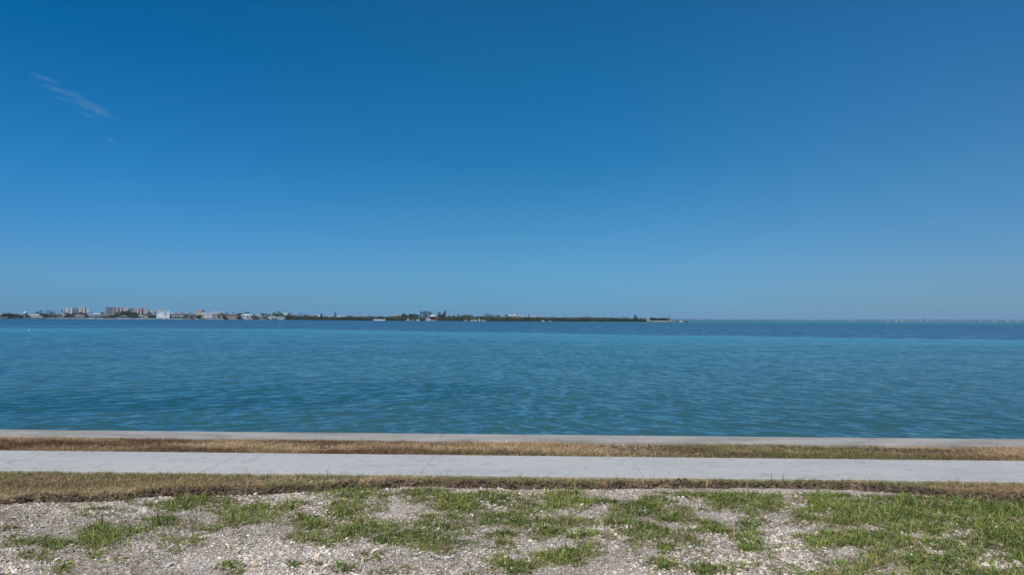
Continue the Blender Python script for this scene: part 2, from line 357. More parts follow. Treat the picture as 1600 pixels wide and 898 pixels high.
# ---------------------------------------------------------------- gravel (crushed shell and stone)
# green clumps, read off the ground: (px, py, rx, ry, weight) in photograph pixels, converted to ground positions
GP = [(30,848,30,6,.8),(12,819,9,5,.7),(55,870,24,8,.7),(85,846,27,6,.8),(155,838,36,14,1),(150,866,20,7,.8),(210,830,32,5,.9),
(195,783,18,5,.7),(135,790,18,4,.5),(170,802,42,5,.6),(290,788,58,9,1),(375,800,40,14,1),(260,820,30,5,.8),(322,823,25,5,.8),
(280,850,30,12,.5),(372,887,15,10,1),(90,885,15,8,.6),(365,858,16,5,.4),(405,788,20,8,.8),
(540,770,52,11,.9),(500,757,30,4,.5),(585,762,18,4,.7),(620,765,15,5,.7),(430,797,32,10,.8),(540,797,46,9,1),(500,818,42,14,.8),
(570,830,60,13,.9),(620,842,52,11,1),(670,850,42,12,.9),(660,820,25,12,.8),(720,785,52,12,1),(700,822,36,14,.8),(770,815,25,12,.8),
(790,782,22,8,.6),(460,885,15,6,.7),(505,878,12,5,.5),(545,893,20,6,.9),(575,872,22,6,.5),(630,888,22,8,.8),(765,850,25,10,.8),
(790,880,27,8,.8),(735,895,20,5,.6),(650,775,22,5,.6),(885,785,37,9,1),(845,785,20,5,.6),(815,820,26,12,.8),(840,830,18,10,.9),
(890,815,32,8,.8),(945,785,20,5,.8),(975,800,26,11,.8),(1010,765,22,5,.6),(1020,795,32,12,.9),(960,820,30,8,.8),(1005,835,22,14,1),
(1040,840,15,10,.7),(1060,850,22,8,.7),(885,870,46,12,1),(915,855,20,8,.7),(820,885,32,9,.9),(1070,795,16,8,.7),(1150,782,46,12,1),
(1190,785,30,12,1),(1165,838,24,12,.9),(1190,810,16,8,.7),(1030,885,32,10,.9),(1110,890,32,8,.9),(1190,865,16,6,.8),(1170,885,27,6,.6),
(1075,835,22,5,.6),(-60,850,40,12,.8),(-90,810,40,9,.7)]
GH = [(1285,800,27,6),(1255,831,27,6),(1240,868,34,15),(1205,848,14,12),(1318,872,30,10),(1340,826,40,7),(1440,837,22,5),(1470,866,22,5),
(1490,839,26,5),(1540,868,20,5),(1560,890,32,6),(1400,890,26,5),(1215,808,14,5),(1260,888,34,7),(1330,776,30,4)]
def world_mask(X, Y, items):
    px, py = proj(X, Y, np.full_like(X, GR)); m = np.zeros_like(X)
    wx = 60*(fbm(X*2.1, Y*2.1)-0.5)+30*(fbm(X*6, Y*6)-0.5); wy = 26*(fbm(X*2.1+50, Y*2.1)-0.5)+14*(fbm(X*6+9, Y*6)-0.5)
    for it in items:
        cx_, cy_, rx, ry = it[:4]; w = it[4] if len(it) > 4 else 1
        d = ((px+wx-cx_)/(rx*1.12))**2 + ((py+wy-cy_)/(ry*1.25))**2
        m = np.maximum(m, w*(1-sstep(-0.1, 1.9, d))**0.9)
    return m, px, py
def green_density(X, Y):
    m, px, py = world_mask(X, Y, GP); h, _, _ = world_mask(X, Y, GH)
    right = sstep(1195, 1290, px + 60*(fbm(X*1.3, Y*1.3+7)-0.5)) * (0.85+0.5*(fbm(X*2.6, Y*2.6+70)-0.35)) * sstep(755, 764, py)
    right = right*(1-0.93*h)
    mid = sstep(330, 520, px)*sstep(878, 835, py+20*(fbm(X, Y+3)-0.5))*sstep(0.47, 0.62, fbm(X*2.4+77, Y*3.2, 4))*0.75
    d = np.maximum(np.maximum(m, right), mid) + 0.16*sstep(0.45, 0.62, fbm(X*3.3+7, Y*4))
    return np.clip(d*(0.15+1.5*fbm(X*8, Y*8+3)), 0, 1)

def build_gravel():
    n = 240000
    # more stones near the eye where each one shows
    x = rng.uniform(-9.5, 9.5, n); y = 4.2 + (8.35-4.2)*rng.random(n)**1.15
    ok = (np.abs(x) < 0.9*y+0.8) & (y < lip_y(x)+0.06)
    x, y = x[ok], y[ok]; n = len(x)
    bare = fbm(x*0.9+5, y*0.9, 4)
    ok = rng.random(n) < np.clip(0.25 + 3.2*(bare-0.30), 0.25, 1); x, y = x[ok], y[ok]; n = len(x)
    s = np.exp(rng.normal(math.log(0.0058), 0.42, n)) * (0.85+0.35*(y/8)); s = np.clip(s, 0.004, 0.024)
    s = s*(1+0.5*sstep(0.55, 0.7, fbm(x*1.3, y*1.3+44))*(y < 6))
    base = np.array([[1,0,0],[-1,0,0],[0,1,0],[0,-1,0],[0,0,1],[0,0,-1]], float)
    F0 = np.array([[0,2,4],[2,1,4],[1,3,4],[3,0,4],[2,0,5],[1,2,5],[3,1,5],[0,3,5]])
    P = base[None]*(rng.uniform(0.65, 1.25, (n, 6, 1))) + rng.normal(0, 0.22, (n, 6, 3))
    P[:, :, 2] *= rng.uniform(0.35, 0.8, (n, 1)); P[:, :, 0] *= rng.uniform(0.9, 1.7, (n, 1))
    a = rng.uniform(0, 6.28, n); tl = rng.normal(0, 0.35, n)
    z = P[:, :, 2] + P[:, :, 0]*np.sin(tl)[:, None]
    X = P[:, :, 0]*np.cos(a)[:, None] - P[:, :, 1]*np.sin(a)[:, None]; Yv = P[:, :, 0]*np.sin(a)[:, None] + P[:, :, 1]*np.cos(a)[:, None]
    V = np.stack([X*s[:, None]+x[:, None], Yv*s[:, None]+y[:, None], z*s[:, None] + (gz(x, y)+s*0.25)[:, None]], -1)
    F = (F0[None] + (np.arange(n)*6)[:, None, None]).reshape(-1, 3)
    me = np_mesh('gravel', V.reshape(-1, 3), F)
    pal = np.array([[0.52,0.48,0.45],[0.62,0.58,0.54],[0.42,0.38,0.345],[0.33,0.30,0.28],[0.56,0.46,0.37],[0.46,0.33,0.25],[0.22,0.195,0.18],[0.72,0.69,0.65],[0.48,0.41,0.39]])
    pi_ = rng.choice(len(pal), n, p=[.2,.14,.16,.12,.09,.04,.07,.09,.09])
    c = np.clip(pal[pi_]*np.array([1.30, 1.22, 1.10])*rng.uniform(0.85, 1.12, (n, 1)), 0, 0.82); c *= (0.78+0.4*sstep(0.3, 0.6, fbm(x*1.5, y*1.5+90)))[:, None]
    at_ = me.attributes.new('tint', 'FLOAT_COLOR', 'POINT')
    cc = np.ones((n, 6, 4), np.float32); cc[:, :, :3] = c[:, None]; at_.data.foreach_set('color', cc.ravel())
    m, nt, b = newmat('crushed_shell', 0.85, 0.25); an = nt.nodes.new('ShaderNodeAttribute'); an.attribute_name = 'tint'
    nt.links.new(an.outputs['Color'], b.inputs['Base Color'])
    o = link('gravel', me, m); tag(o, 'pale crushed shell and gravel lying in front of the turf strip', 'gravel', kind='stuff')
build_gravel()

# ---------------------------------------------------------------- grasses: point clouds carrying instanced tufts
def leaf_mat(name, rough=0.55, trans=0.25):
    m, nt, b = newmat(name, rough, 0.3)
    a = nt.nodes.new('ShaderNodeAttribute'); a.attribute_type = 'INSTANCER'; a.attribute_name = 'tint'
    bl = nt.nodes.new('ShaderNodeAttribute'); bl.attribute_name = 'blade'
    c = mixc(nt, 1, a.outputs['Color'], bl.outputs['Color'], 'MULTIPLY'); nt.links.new(c, b.inputs['Base Color'])
    tr = nt.nodes.new('ShaderNodeBsdfTranslucent'); nt.links.new(c, tr.inputs[0]); ms = nt.nodes.new('ShaderNodeMixShader'); ms.inputs[0].default_value = trans
    out = nt.nodes['Material Output']; nt.links.new(b.outputs[0], ms.inputs[1]); nt.links.new(tr.outputs[0], ms.inputs[2]); nt.links.new(ms.outputs[0], out.inputs[0])
    return m
BLADE = leaf_mat('grass_blade'); STRAW = leaf_mat('dry_straw', 0.75, 0.28)
def tuft(name, mat, nb, L, W, spread, lean, seed, cv=0.25, brown=0.0):
    r = np.random.default_rng(seed); V = []; F = []; C = []
    for k in range(nb):
        a = r.uniform(0, 6.28); l = L*r.uniform(0.45, 1.15); w = W*r.uniform(0.6, 1.2); le = np.clip(r.normal(lean, 0.3), 0.05, 1.5)
        p = np.array([r.normal(0, spread), r.normal(0, spread), -0.004]); dirh = np.array([math.cos(a), math.sin(a), 0])
        tw = r.uniform(-0.8, 0.8); sd = np.array([-math.sin(a+tw), math.cos(a+tw), r.uniform(-0.4, 0.4)])
        col = 1 + cv*r.normal(); colr = np.array([col, col, col])
        if r.random() < brown: colr = np.array([col*1.9, col*1.15, col*0.9])
        b0 = len(V); seg = 3
        for s in range(seg+1):
            t = s/seg; ang = le*(0.4+1.0*t)
            if s: p = p + l/seg*(dirh*math.sin(min(ang, 1.75)) + np.array([0, 0, math.cos(min(ang, 1.75))]))
            ww = w*(1-t**1.6)*0.5 + 0.0003
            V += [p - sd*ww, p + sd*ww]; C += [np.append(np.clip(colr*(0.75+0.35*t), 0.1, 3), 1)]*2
        for s in range(seg): F.append((b0+2*s, b0+2*s+1, b0+2*s+3, b0+2*s+2))
    me = np_mesh(name, np.array(V), np.array(F), True); me.materials.append(mat)
    at_ = me.attributes.new('blade', 'FLOAT_COLOR', 'POINT'); at_.data.foreach_set('color', np.array(C, np.float32).ravel())
    return me
def scatter(name, tufts, P, S, Cc, label, cat, tilt=0.15):
    src = bpy.data.collections.new(name + '_source')
    for i, me in enumerate(tufts): src.objects.link(bpy.data.objects.new('tuft', me))
    n = len(P); me = bpy.data.meshes.new(name); me.vertices.add(n); me.vertices.foreach_set('co', np.ascontiguousarray(P, np.float32).ravel())
    a = me.attributes.new('tint', 'FLOAT_COLOR', 'POINT'); a.data.foreach_set('color', np.hstack([Cc, np.ones((n, 1))]).astype(np.float32).ravel())
    a = me.attributes.new('scl', 'FLOAT', 'POINT'); a.data.foreach_set('value', S.astype(np.float32))
    rot = np.stack([rng.normal(0, tilt, n), rng.normal(0, tilt, n), rng.uniform(0, 6.28, n)], -1).astype(np.float32)
    a = me.attributes.new('rot', 'FLOAT_VECTOR', 'POINT'); a.data.foreach_set('vector', rot.ravel())
    a = me.attributes.new('pick', 'INT', 'POINT'); a.data.foreach_set('value', rng.integers(0, len(tufts), n).astype(np.int32))
    ng = bpy.data.node_groups.new(name, 'GeometryNodeTree')
    ng.interface.new_socket('Geometry', in_out='INPUT', socket_type='NodeSocketGeometry'); ng.interface.new_socket('Geometry', in_out='OUTPUT', socket_type='NodeSocketGeometry')
    gi = ng.nodes.new('NodeGroupInput'); go = ng.nodes.new('NodeGroupOutput'); ip = ng.nodes.new('GeometryNodeInstanceOnPoints')
    ci = ng.nodes.new('GeometryNodeCollectionInfo'); ci.inputs['Collection'].default_value = src; ci.inputs['Separate Children'].default_value = True; ci.inputs['Reset Children'].default_value = True
    def na(t, nm):
        q = ng.nodes.new('GeometryNodeInputNamedAttribute'); q.data_type = t; q.inputs['Name'].default_value = nm
        return [s for s in q.outputs if s.enabled and s.name == 'Attribute'][0]
    L = ng.links.new; L(gi.outputs[0], ip.inputs['Points']); L(ci.outputs[0], ip.inputs['Instance']); ip.inputs['Pick Instance'].default_value = True
    L(na('INT', 'pick'), ip.inputs['Instance Index']); L(na('FLOAT_VECTOR', 'rot'), ip.inputs['Rotation']); L(na('FLOAT', 'scl'), ip.inputs['Scale'])
    L(ip.outputs[0], go.inputs[0])
    o = bpy.data.objects.new(name, me); COL.objects.link(o); md = o.modifiers.new('tufts', 'NODES'); md.node_group = ng
    me.materials.append(tufts[0].materials[0])
    tag(o, label, cat, kind='stuff'); return o
def lerp(a, b, t): return np.array(a)[None]*(1-t[:, None]) + np.array(b)[None]*t[:, None]

# green grass on the gravel
n = 150000
x = rng.uniform(-9.5, 9.5, n); y = rng.uniform(4.3, 8.2, n)
ok = (np.abs(x) < 0.88*y+0.6) & (y < lip_y(x)+0.03); x, y = x[ok], y[ok]
den = green_density(x, y); ok = rng.random(len(x)) < den*0.62; x, y, den = x[ok], y[ok], den[ok]; n = len(x)
v = np.clip(fbm(x*2.2, y*2.2+20)*1.6-0.3 + rng.normal(0, 0.18, n), 0, 1)
c = lerp((0.125, 0.195, 0.036), (0.360, 0.410, 0.095), v)
ol = rng.random(n) < (0.16+0.35*(1-den)); c[ol] = lerp((0.26, 0.24, 0.09), (0.42, 0.33, 0.16), rng.random(n))[ol]
S = (0.42+0.55*den)*np.exp(rng.normal(0, 0.26, n))
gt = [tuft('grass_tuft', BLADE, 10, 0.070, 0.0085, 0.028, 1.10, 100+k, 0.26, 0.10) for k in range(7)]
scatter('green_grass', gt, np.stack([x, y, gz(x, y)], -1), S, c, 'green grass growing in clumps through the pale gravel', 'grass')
# thin dry runners and straw over the gravel
n = 30000
x = rng.uniform(-9.5, 9.5, n); y = rng.uniform(4.3, 8.3, n)
ok = (np.abs(x) < 0.88*y+0.6) & (y < lip_y(x)+0.03); x, y = x[ok], y[ok]
gd = green_density(x, y); pr = 0.05 + 0.5*sstep(0.5, 0.72, fbm(x*1.6+8, y*2.2)) + 0.45*gd
ok = rng.random(len(x)) < pr; x, y = x[ok], y[ok]; n = len(x)
c = lerp((0.22, 0.15, 0.09), (0.48, 0.38, 0.22), rng.random(n))
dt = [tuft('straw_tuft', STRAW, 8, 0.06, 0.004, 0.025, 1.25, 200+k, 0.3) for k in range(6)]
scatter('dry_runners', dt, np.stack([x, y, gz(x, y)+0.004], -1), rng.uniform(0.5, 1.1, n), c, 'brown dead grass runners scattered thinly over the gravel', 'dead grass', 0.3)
# turf bank in front of the sidewalk: tan dormant grass, greener towards the left
n = 62000
x = rng.uniform(-10.5, 10.5, n); y = rng.uniform(6.6, SW0+0.015, n); e = lip_y(x)
ok = (np.abs(x) < 0.86*y+0.8) & (y > e-0.015); x, y, e = x[ok], y[ok], e[ok]
f = fbm(x*1.4+60, y*3); bald = sstep(0.05, 0.0, (y-e)) * 0.35 + 0.25*sstep(0.58, 0.7, fbm(x*3, y*3+15)) + 0.12*sstep(2.0, 6.0, x)
ok = rng.random(len(x)) > bald; x, y, f, e = x[ok], y[ok], f[ok], e[ok]; n = len(x)
v = np.clip(f*1.5-0.25+rng.normal(0, 0.2, n), 0, 1)
c = lerp((0.46, 0.29, 0.15), (0.80, 0.61, 0.35), v)
gg = rng.random(n) < np.clip(0.06 + 0.55*sstep(0.5, 0.68, fbm(x*0.8+31, y*2.0)) + 0.22*(x < -2)*(y-e > 0.25) + 0.25*(SW0-y < 0.25), 0, 0.8)
c[gg] = lerp((0.25, 0.27, 0.09), (0.46, 0.44, 0.19), rng.random(n))[gg]
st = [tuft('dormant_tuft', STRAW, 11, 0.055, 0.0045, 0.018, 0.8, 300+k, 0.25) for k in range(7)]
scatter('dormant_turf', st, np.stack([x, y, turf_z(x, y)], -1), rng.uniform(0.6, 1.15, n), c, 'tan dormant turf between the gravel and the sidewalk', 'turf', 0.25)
# strip between sidewalk and seawall cap
n = 60000
x = rng.uniform(-13, 13, n); y = rng.uniform(SW1-0.01, CAP0+0.035, n)
f = fbm(x*0.9+11, y*2.4+3); soilp = sstep(0.5, 0.66, fbm(x*0.7+91, y*2.5, 4))*sstep(-3, 1.0, x+0.5)
soilp = np.maximum(soilp, sstep(0.6, 0.75, fbm(x*2.4+5, y*4, 3))); ok = rng.random(n) > 0.1+0.75*soilp; x, y, f = x[ok], y[ok], f[ok]; n = len(x)
v = np.clip(f*2.6-0.85+rng.normal(0, 0.2, n), 0, 1); c = lerp((0.28, 0.15, 0.08), (0.80, 0.58, 0.34), v)
gp = 0.05 + 0.6*sstep(1.0, 3.2, x)*sstep(6.0, 4.2, x) + 0.35*sstep(SW1+0.5, SW1+0.1, y)*(x > -1.5)
gg = rng.random(n) < gp; c[gg] = lerp((0.20, 0.21, 0.07), (0.38, 0.34, 0.14), rng.random(n))[gg]
scatter('straw_turf', st, np.stack([x, y, strip_z(x, y)], -1), rng.uniform(0.65, 1.25, n), c, 'golden brown dead turf between the sidewalk and the seawall cap', 'turf', 0.3)
# taller single weeds along the sidewalk edge
xs = [ground(q, 737+q*0.009, 0)[0] for q in (72, 80, 258, 380, 425, 520, 567, 690, 698, 905, 960, 1195, 1215, 1352, 1480)]
x = np.array(xs); n = len(x); y = SW0 - 0.05 - 0.04*rng.random(n)
wt = [tuft('weed_tuft', STRAW, 5, 0.13, 0.005, 0.012, 0.35, 400+k, 0.2) for k in range(3)]
scatter('edge_weeds', wt, np.stack([x, y, turf_z(x, y)], -1), rng.uniform(0.6, 1.1, n), lerp((0.14, 0.13, 0.05), (0.25, 0.2, 0.1), rng.random(n)), 'thin upright weeds standing against the near edge of the sidewalk', 'weeds')
# litter of straw blown over the sidewalk and cap edges
n = 900
x = rng.uniform(-10, 11, n); k = rng.random(n); q = np.abs(rng.normal(0, 0.09, n))
y = np.where(k < 0.4, SW0+0.01+q, np.where(k < 0.75, SW1-0.01-q, CAP0+0.02+q*0.8)); z = np.where(k < 0.75, SWT, 0.055)
lt = [tuft('straw_bit', STRAW, 2, 0.05, 0.004, 0.02, 1.5, 500+j, 0.3) for j in range(4)]
scatter('straw_litter', lt, np.stack([x, y, z+0.004], -1), rng.uniform(0.4, 1.1, n), lerp((0.22, 0.15, 0.09), (0.5, 0.4, 0.24), rng.random(n)), 'bits of straw blown over the edges of the sidewalk and the seawall cap', 'litter', 0.1)
# dirt clods along the lip and the strip
def build_clods():
    n = 6500
    x = np.concatenate([rng.uniform(-9, 9, n*2//3), rng.uniform(-9, 11, n//3)]); k = n*2//3
    y = np.empty(len(x)); y[:k] = lip_y(x[:k]) + np.abs(rng.normal(0, 0.06, k)) - 0.01; y[k:] = rng.uniform(SW1+0.1, CAP0, len(x)-k)
    z = np.where(np.arange(len(x)) < k, turf_z(x, y), strip_z(x, y)); n = len(x)
    keep = (np.arange(n) < k) | (fbm(x*0.7+91, y*2.5, 4) > 0.52); x, y, z = x[keep], y[keep], z[keep]; n = len(x)
    s = np.exp(rng.normal(math.log(0.016), 0.4, n))
    base = np.array([[1,0,0],[-1,0,0],[0,1,0],[0,-1,0],[0,0,1],[0,0,-1]], float)
    F0 = np.array([[0,2,4],[2,1,4],[1,3,4],[3,0,4],[2,0,5],[1,2,5],[3,1,5],[0,3,5]])
    P = base[None]*rng.uniform(0.6, 1.3, (n, 6, 1)) + rng.normal(0, 0.25, (n, 6, 3)); P[:, :, 2] *= 0.7
    V = P*s[:, None, None] + np.stack([x, y, z], -1)[:, None]
    o = link('dirt_clods', np_mesh('dirt_clods', V.reshape(-1, 3), (F0[None]+(np.arange(n)*6)[:, None, None]).reshape(-1, 3)), SOIL)
    tag(o, 'dark crumbled dirt clods along the torn edge of the turf', 'dirt', kind='stuff')
build_clods()
#FAR
# ================================================================== FAR SHORE
def pX(px, D, py=497): return at(px, py, D)[0]
def pZ(px, py, D): return at(px, py, D)[2]
WHITE = (0.80, 0.79, 0.77); CREAM = (0.60, 0.54, 0.42); TAN = (0.42, 0.31, 0.22); PINK = (0.50, 0.40, 0.36); GREY = (0.34, 0.34, 0.35)
TAUPE = (0.38, 0.33, 0.31); SALMON = (0.46, 0.29, 0.21); BLUEW = (0.55, 0.62, 0.64); DROOF = (0.10, 0.09, 0.09); BROOF = (0.20, 0.11, 0.08); GROOF = (0.26, 0.25, 0.25)
GLASS, _nt, _b = newmat('dark_window_glass', 0.12, 0.5); _b.inputs['Base Color'].default_value = (0.025, 0.035, 0.045, 1)
_nz = noise(_nt, 0.8, 2, wpos(_nt)); _nt.links.new(ramp(_nt, _nz.outputs[0], [(0.3, (0.015, 0.02, 0.028)), (0.7, (0.05, 0.06, 0.07))]), _b.inputs['Base Color'])
SANDM = paint((0.36, 0.33, 0.27), 0.95, 0.2, 0.2)
def land_material():
    m, nt, b = newmat('shore_land', 0.95, 0.1); n = noise(nt, 0.05, 6, wpos(nt))
    nt.links.new(ramp(nt, n.outputs[0], [(0.3, (0.035, 0.045, 0.022)), (0.5, (0.07, 0.075, 0.04)), (0.7, (0.14, 0.125, 0.085))]), b.inputs['Base Color']); return m
# shoreline, as (photo px, distance)
SHORE = [(-420, 960), (0, 1000), (160, 1000), (300, 1005), (430, 1010), (455, 1000), (520, 960), (600, 935), (640, 930), (680, 925), (760, 920), (860, 915), (960, 915), (1050, 915), (1072, 920)]
BACK = [(1075, 960), (1030, 1080), (1000, 1300), (900, 1900), (400, 2300), (-500, 2300)]
def shoreD(px): return float(np.interp(px, [p[0] for p in SHORE], [p[1] for p in SHORE]))
def shore_land():
    A = [(pX(p, d), d) for p, d in SHORE] + [(pX(p, d), d) for p, d in BACK]
    n = len(A); V = [(x, y, LAND) for x, y in A] + [(x, y - (3.5 if i < len(SHORE) else -3), WATER-1) for i, (x, y) in enumerate(A)]
    F = [tuple(range(n))] + [(i, n+i, n+(i+1) % n, (i+1) % n) for i in range(n)]
    me = bpy.data.meshes.new('shore_land'); me.from_pydata(V, [], F); me.update()
    tag(link('shore_land', me, land_material()), kind='structure')
shore_land()
def beach(px0, px1, d0, d1, k_=1.0, name='beach'):
    k = 24; V = []; F = []
    for i in range(k+1):
        p = px0+(px1-px0)*i/k; d = shoreD(p); w = k_*random.uniform(0.6, 1.0)*math.sin(math.pi*min(1, max(0.06, i/k)))
        V += [(pX(p, d), d-5*w, WATER-0.25), (pX(p, d), d-0.5, LAND+0.08), (pX(p, d), d+6*w+1, LAND+0.35), (pX(p, d), d+8*w+2, LAND-0.1)]
    for i in range(k):
        for j in range(3): F.append((4*i+j, 4*i+4+j, 4*i+5+j, 4*i+1+j))
    me = bpy.data.meshes.new(name); me.from_pydata(V, [], F); me.update(); tag(link(name, me, SANDM), kind='structure')
beach(1006, 1056, 0, 0, 0.4); beach(682, 699, 0, 0, 0.35)

_winm = {}
def winmesh(w, h):
    k = (round(w, 2), round(h, 2))
    if k not in _winm: _winm[k] = MB().box(-w/2, w/2, -0.06, 0.05, 0, h).mesh('window'); _winm[k].materials.append(GLASS)
    return _winm[k]
def windows(root, x0, x1, y, zs, n, w, h, fr=None, skip=()):
    for zi, z in enumerate(zs):
        for i in range(n):
            if (zi, i) in skip: continue
            x = x0 + (x1-x0)*(i+0.5)/n
            o = link('window', winmesh(w*0.82, h*0.8), None, root, (x, y, z))
def building(name, px0, px1, ytop, D, label, cat='house', wall=WHITE, roof='flat', rcol=GROOF, rh=None, depth=12, floors=2, nw=5, ww=1.5, wh=1.4,
             base=LAND, off=0.0, balc=False, rz=0.0, extra=None, group=None, parapet=0.5, gap=()):
    x0, x1 = pX(px0, D), pX(px1, D); xc = (x0+x1)/2; w = (x1-x0)/2; top = pZ((px0+px1)/2, ytop, D)
    al = math.atan2(-xc, D); w *= math.cos(al); rz = rz + al
    root = empty(name, (xc, D, base-0.05), rz); tag(root, label, cat, group)
    H = top - base + 0.05
    rh = (0.0 if roof == 'flat' else min(0.32*H, 2.6)) if rh is None else rh
    wt = H - rh
    wm = paint(tuple(min(0.82, q*1.28) for q in wall)); rm = paint(tuple(min(0.8, q*1.15) for q in rcol))
    MB().box(-w, w, 0, depth, 0, wt).build('wall', wm, root)
    ov = 0.55
    if roof == 'flat':
        MB().box(-w-0.15, w+0.15, -0.15, depth+0.15, wt+0.003, wt+0.45).build('roof', rm, root)
    elif roof == 'hip': MB().hip(-w-ov, w+ov, -ov, depth+ov, wt+0.003, H, 0.9).build('roof', rm, root)
    elif roof == 'gable': MB().gable(-w-ov, w+ov, -ov, depth+ov, wt+0.003, H).build('roof', rm, root)
    if floors:
        fh = wt/floors
        windows(root, -w*0.94, w*0.94, 0, [fh*i+fh*0.22 for i in range(floors)], nw, ww, min(wh, fh*0.62), skip=gap)
        if balc:
            for i in range(1, floors):
                MB().box(-w*0.96, w*0.96, -1.5, -0.003, fh*i-0.1, fh*i+0.12).build('balcony', wm, root)
                MB().box(-w*0.96, w*0.96, -1.5, -1.42, fh*i+0.123, fh*i+0.95).build('railing', paint((0.6, 0.62, 0.63)), root)
    if extra: extra(root, w, wt, H, depth)
    return root
def block(part, col, cx0, cx1, y0, y1, z0, z1):            # an extra box part
    return lambda r: MB().box(cx0, cx1, y0, y1, z0, z1).build(part, paint(col), r)

# --- houses on the left shore (px from, px to, py of the top, distance)
building('flat_roof_house', -14, 13, 489.3, 1040, 'low white flat-roofed house at the left edge, half hidden by grey-green shrubs', wall=WHITE, rcol=WHITE, floors=1, nw=4)
def turret(r, w, wt, H, dp):
    t = MB(); n = 12; R0 = 2.4; cx = -w+2.6; cy = -1.2
    t.tube([(cx, cy, 0), (cx, cy, H+1.3)], [R0, R0], 12).build('turret', paint(PINK), r)
    d = MB(); d.tube([(cx, cy, H+1.303), (cx, cy, H+1.9), (cx, cy, H+2.7), (cx, cy, H+3.2)], [R0+0.3, R0*0.95, R0*0.6, 0.15], 12).build('dome', paint((0.75, 0.76, 0.78)), r, True)
    for z in (H*0.36, H-0.9): MB().tube([(cx, cy, z), (cx, cy, z+1.1)], [R0+0.06]*2, 12).build('window_band', GLASS, r)
    for k in range(8):
        x = -w*0.8 + k*w*1.6/7
        link('arch', MB().box(-1.0, 1.0, -0.9, -0.1, 0, 3.2).mesh('arch'), paint(WHITE), r, (x, 0, 0.0))
building('turret_house', 36, 68, 490.3, 1010, 'long white house with a domed corner turret and a row of dark windows', wall=(0.68, 0.62, 0.60), roof='hip', rcol=(0.55, 0.46, 0.42), nw=11, floors=2, ww=1.6, wh=1.5, extra=turret, gap=[(0, i) for i in range(11)])
building('yellow_house', 77, 85.5, 491.6, 1010, 'pale yellow house with dark tiled hip roof beside the bare brown tree', wall=(0.58, 0.52, 0.36), roof='hip', rcol=BROOF, nw=2)
building('pink_house', 86, 97, 490, 1015, 'pinkish house with arched dark openings between yellow house and palms', wall=PINK, roof='hip', rcol=BROOF, nw=4, wh=1.9)
building('small_house', 99, 104, 493.5, 1005, 'small pale pink house under trees in front of the left tower block', wall=(0.6, 0.5, 0.5), roof='hip', rcol=GROOF, nw=2, floors=1)
building('white_villa', 113.5, 134, 491, 1012, 'white villa with big dark openings under the twin tower blocks', wall=WHITE, roof='hip', rcol=(0.2, 0.22, 0.24), nw=5, ww=2.4, wh=1.9, balc=True)
# twin tower blocks
def tower_block(name, px0, px1, ytop, D, segs, label, rcol=GREY, floors=8, group=None):
    x0, x1 = pX(px0, D), pX(px1, D); xc = (x0+x1)/2; w = (x1-x0)/2; top = pZ((px0+px1)/2, ytop, D); H = top-LAND
    al = math.atan2(-xc, D); ca = math.cos(al); w *= ca
    r = empty(name, (xc, D, LAND-0.05), al); tag(r, label, 'apartment block', group)
    MB().box(-w+0.4, w-0.4, 2.0, 20, 0, H-1.2).build('core', paint(GREY), r)
    MB().box(-w+0.2, w-0.2, 1.9, 20.2, H-1.19, H-0.7).build('roof', paint(rcol), r)
    for (a, b_, yt, col, kind) in segs:
        sa, sb = (pX(a, D)-xc)*ca, (pX(b_, D)-xc)*ca; col = tuple(min(0.82, q*1.3) for q in col); zt = pZ(a, yt, D)-LAND
        if kind == 'slab': MB().box(sa, sb, 0, 19, 0, zt).build('wall_panel', paint(col), r)
        elif kind == 'slabwin':
            MB().box(sa, sb, 0, 19, 0, zt).build('wall_panel', paint(col), r)
            n = max(1, int((sb-sa)/3.2)); fh = zt/floors
            windows(r, sa, sb, 0, [fh*i+fh*0.25 for i in range(floors)], n, 1.1, fh*0.42)
        else:                                           # stacked balconies
            fh = zt/floors
            for i in range(floors+1):
                link('balcony_slab', MB().box(sa+0.01, sb-0.01, 0.2, 2.2, -0.12, 0.12).mesh('balcony_slab'), paint(col), r, (0, 0, fh*i))
            for i in range(floors):
                link('railing', MB().box(sa+0.01, sb-0.01, 0.2, 0.28, 0.125, 1.0).mesh('railing'), paint(col), r, (0, 0, fh*i))
            windows(r, sa, sb, 1.93, [fh*i+0.5 for i in range(floors)], max(1, int((sb-sa)/4)), 1.9, fh*0.5)
    return r
tower_block('tower_block', 97.5, 122.5, 480.5, 1500, [(98, 100.3, 482, WHITE, 'slab'), (101, 107.3, 480.3, WHITE, 'slabwin'), (107.3, 109, 482, (0.3,0.3,0.32), 'balc'), (109, 112.3, 479.8, (0.75,0.75,0.73), 'slab'), (112.3, 122.3, 481.2, (0.36, 0.37, 0.4), 'balc')], 'left one of the twin tower blocks, white slabs with a long grey balcony wing')
tower_block('tower_block', 122.6, 138.6, 480, 1490, [(122.9, 127.8, 479, (0.68, 0.6, 0.58), 'slabwin'), (127.8, 129.2, 481, GREY, 'balc'), (129.2, 132.2, 480, (0.66, 0.64, 0.56), 'slab'), (132.2, 135, 480.3, GREY, 'balc'), (135, 138.3, 479.8, (0.74, 0.76, 0.77), 'slab')], 'right one of the twin tower blocks, pinkish white with two dark recesses')
building('white_house', 139.5, 160, 489.2, 1005, 'broad white two-storey house with dark window bands and a white dock in front', wall=WHITE, roof='hip', rcol=(0.5, 0.5, 0.5), nw=7, ww=2.0, rh=1.6, balc=True)
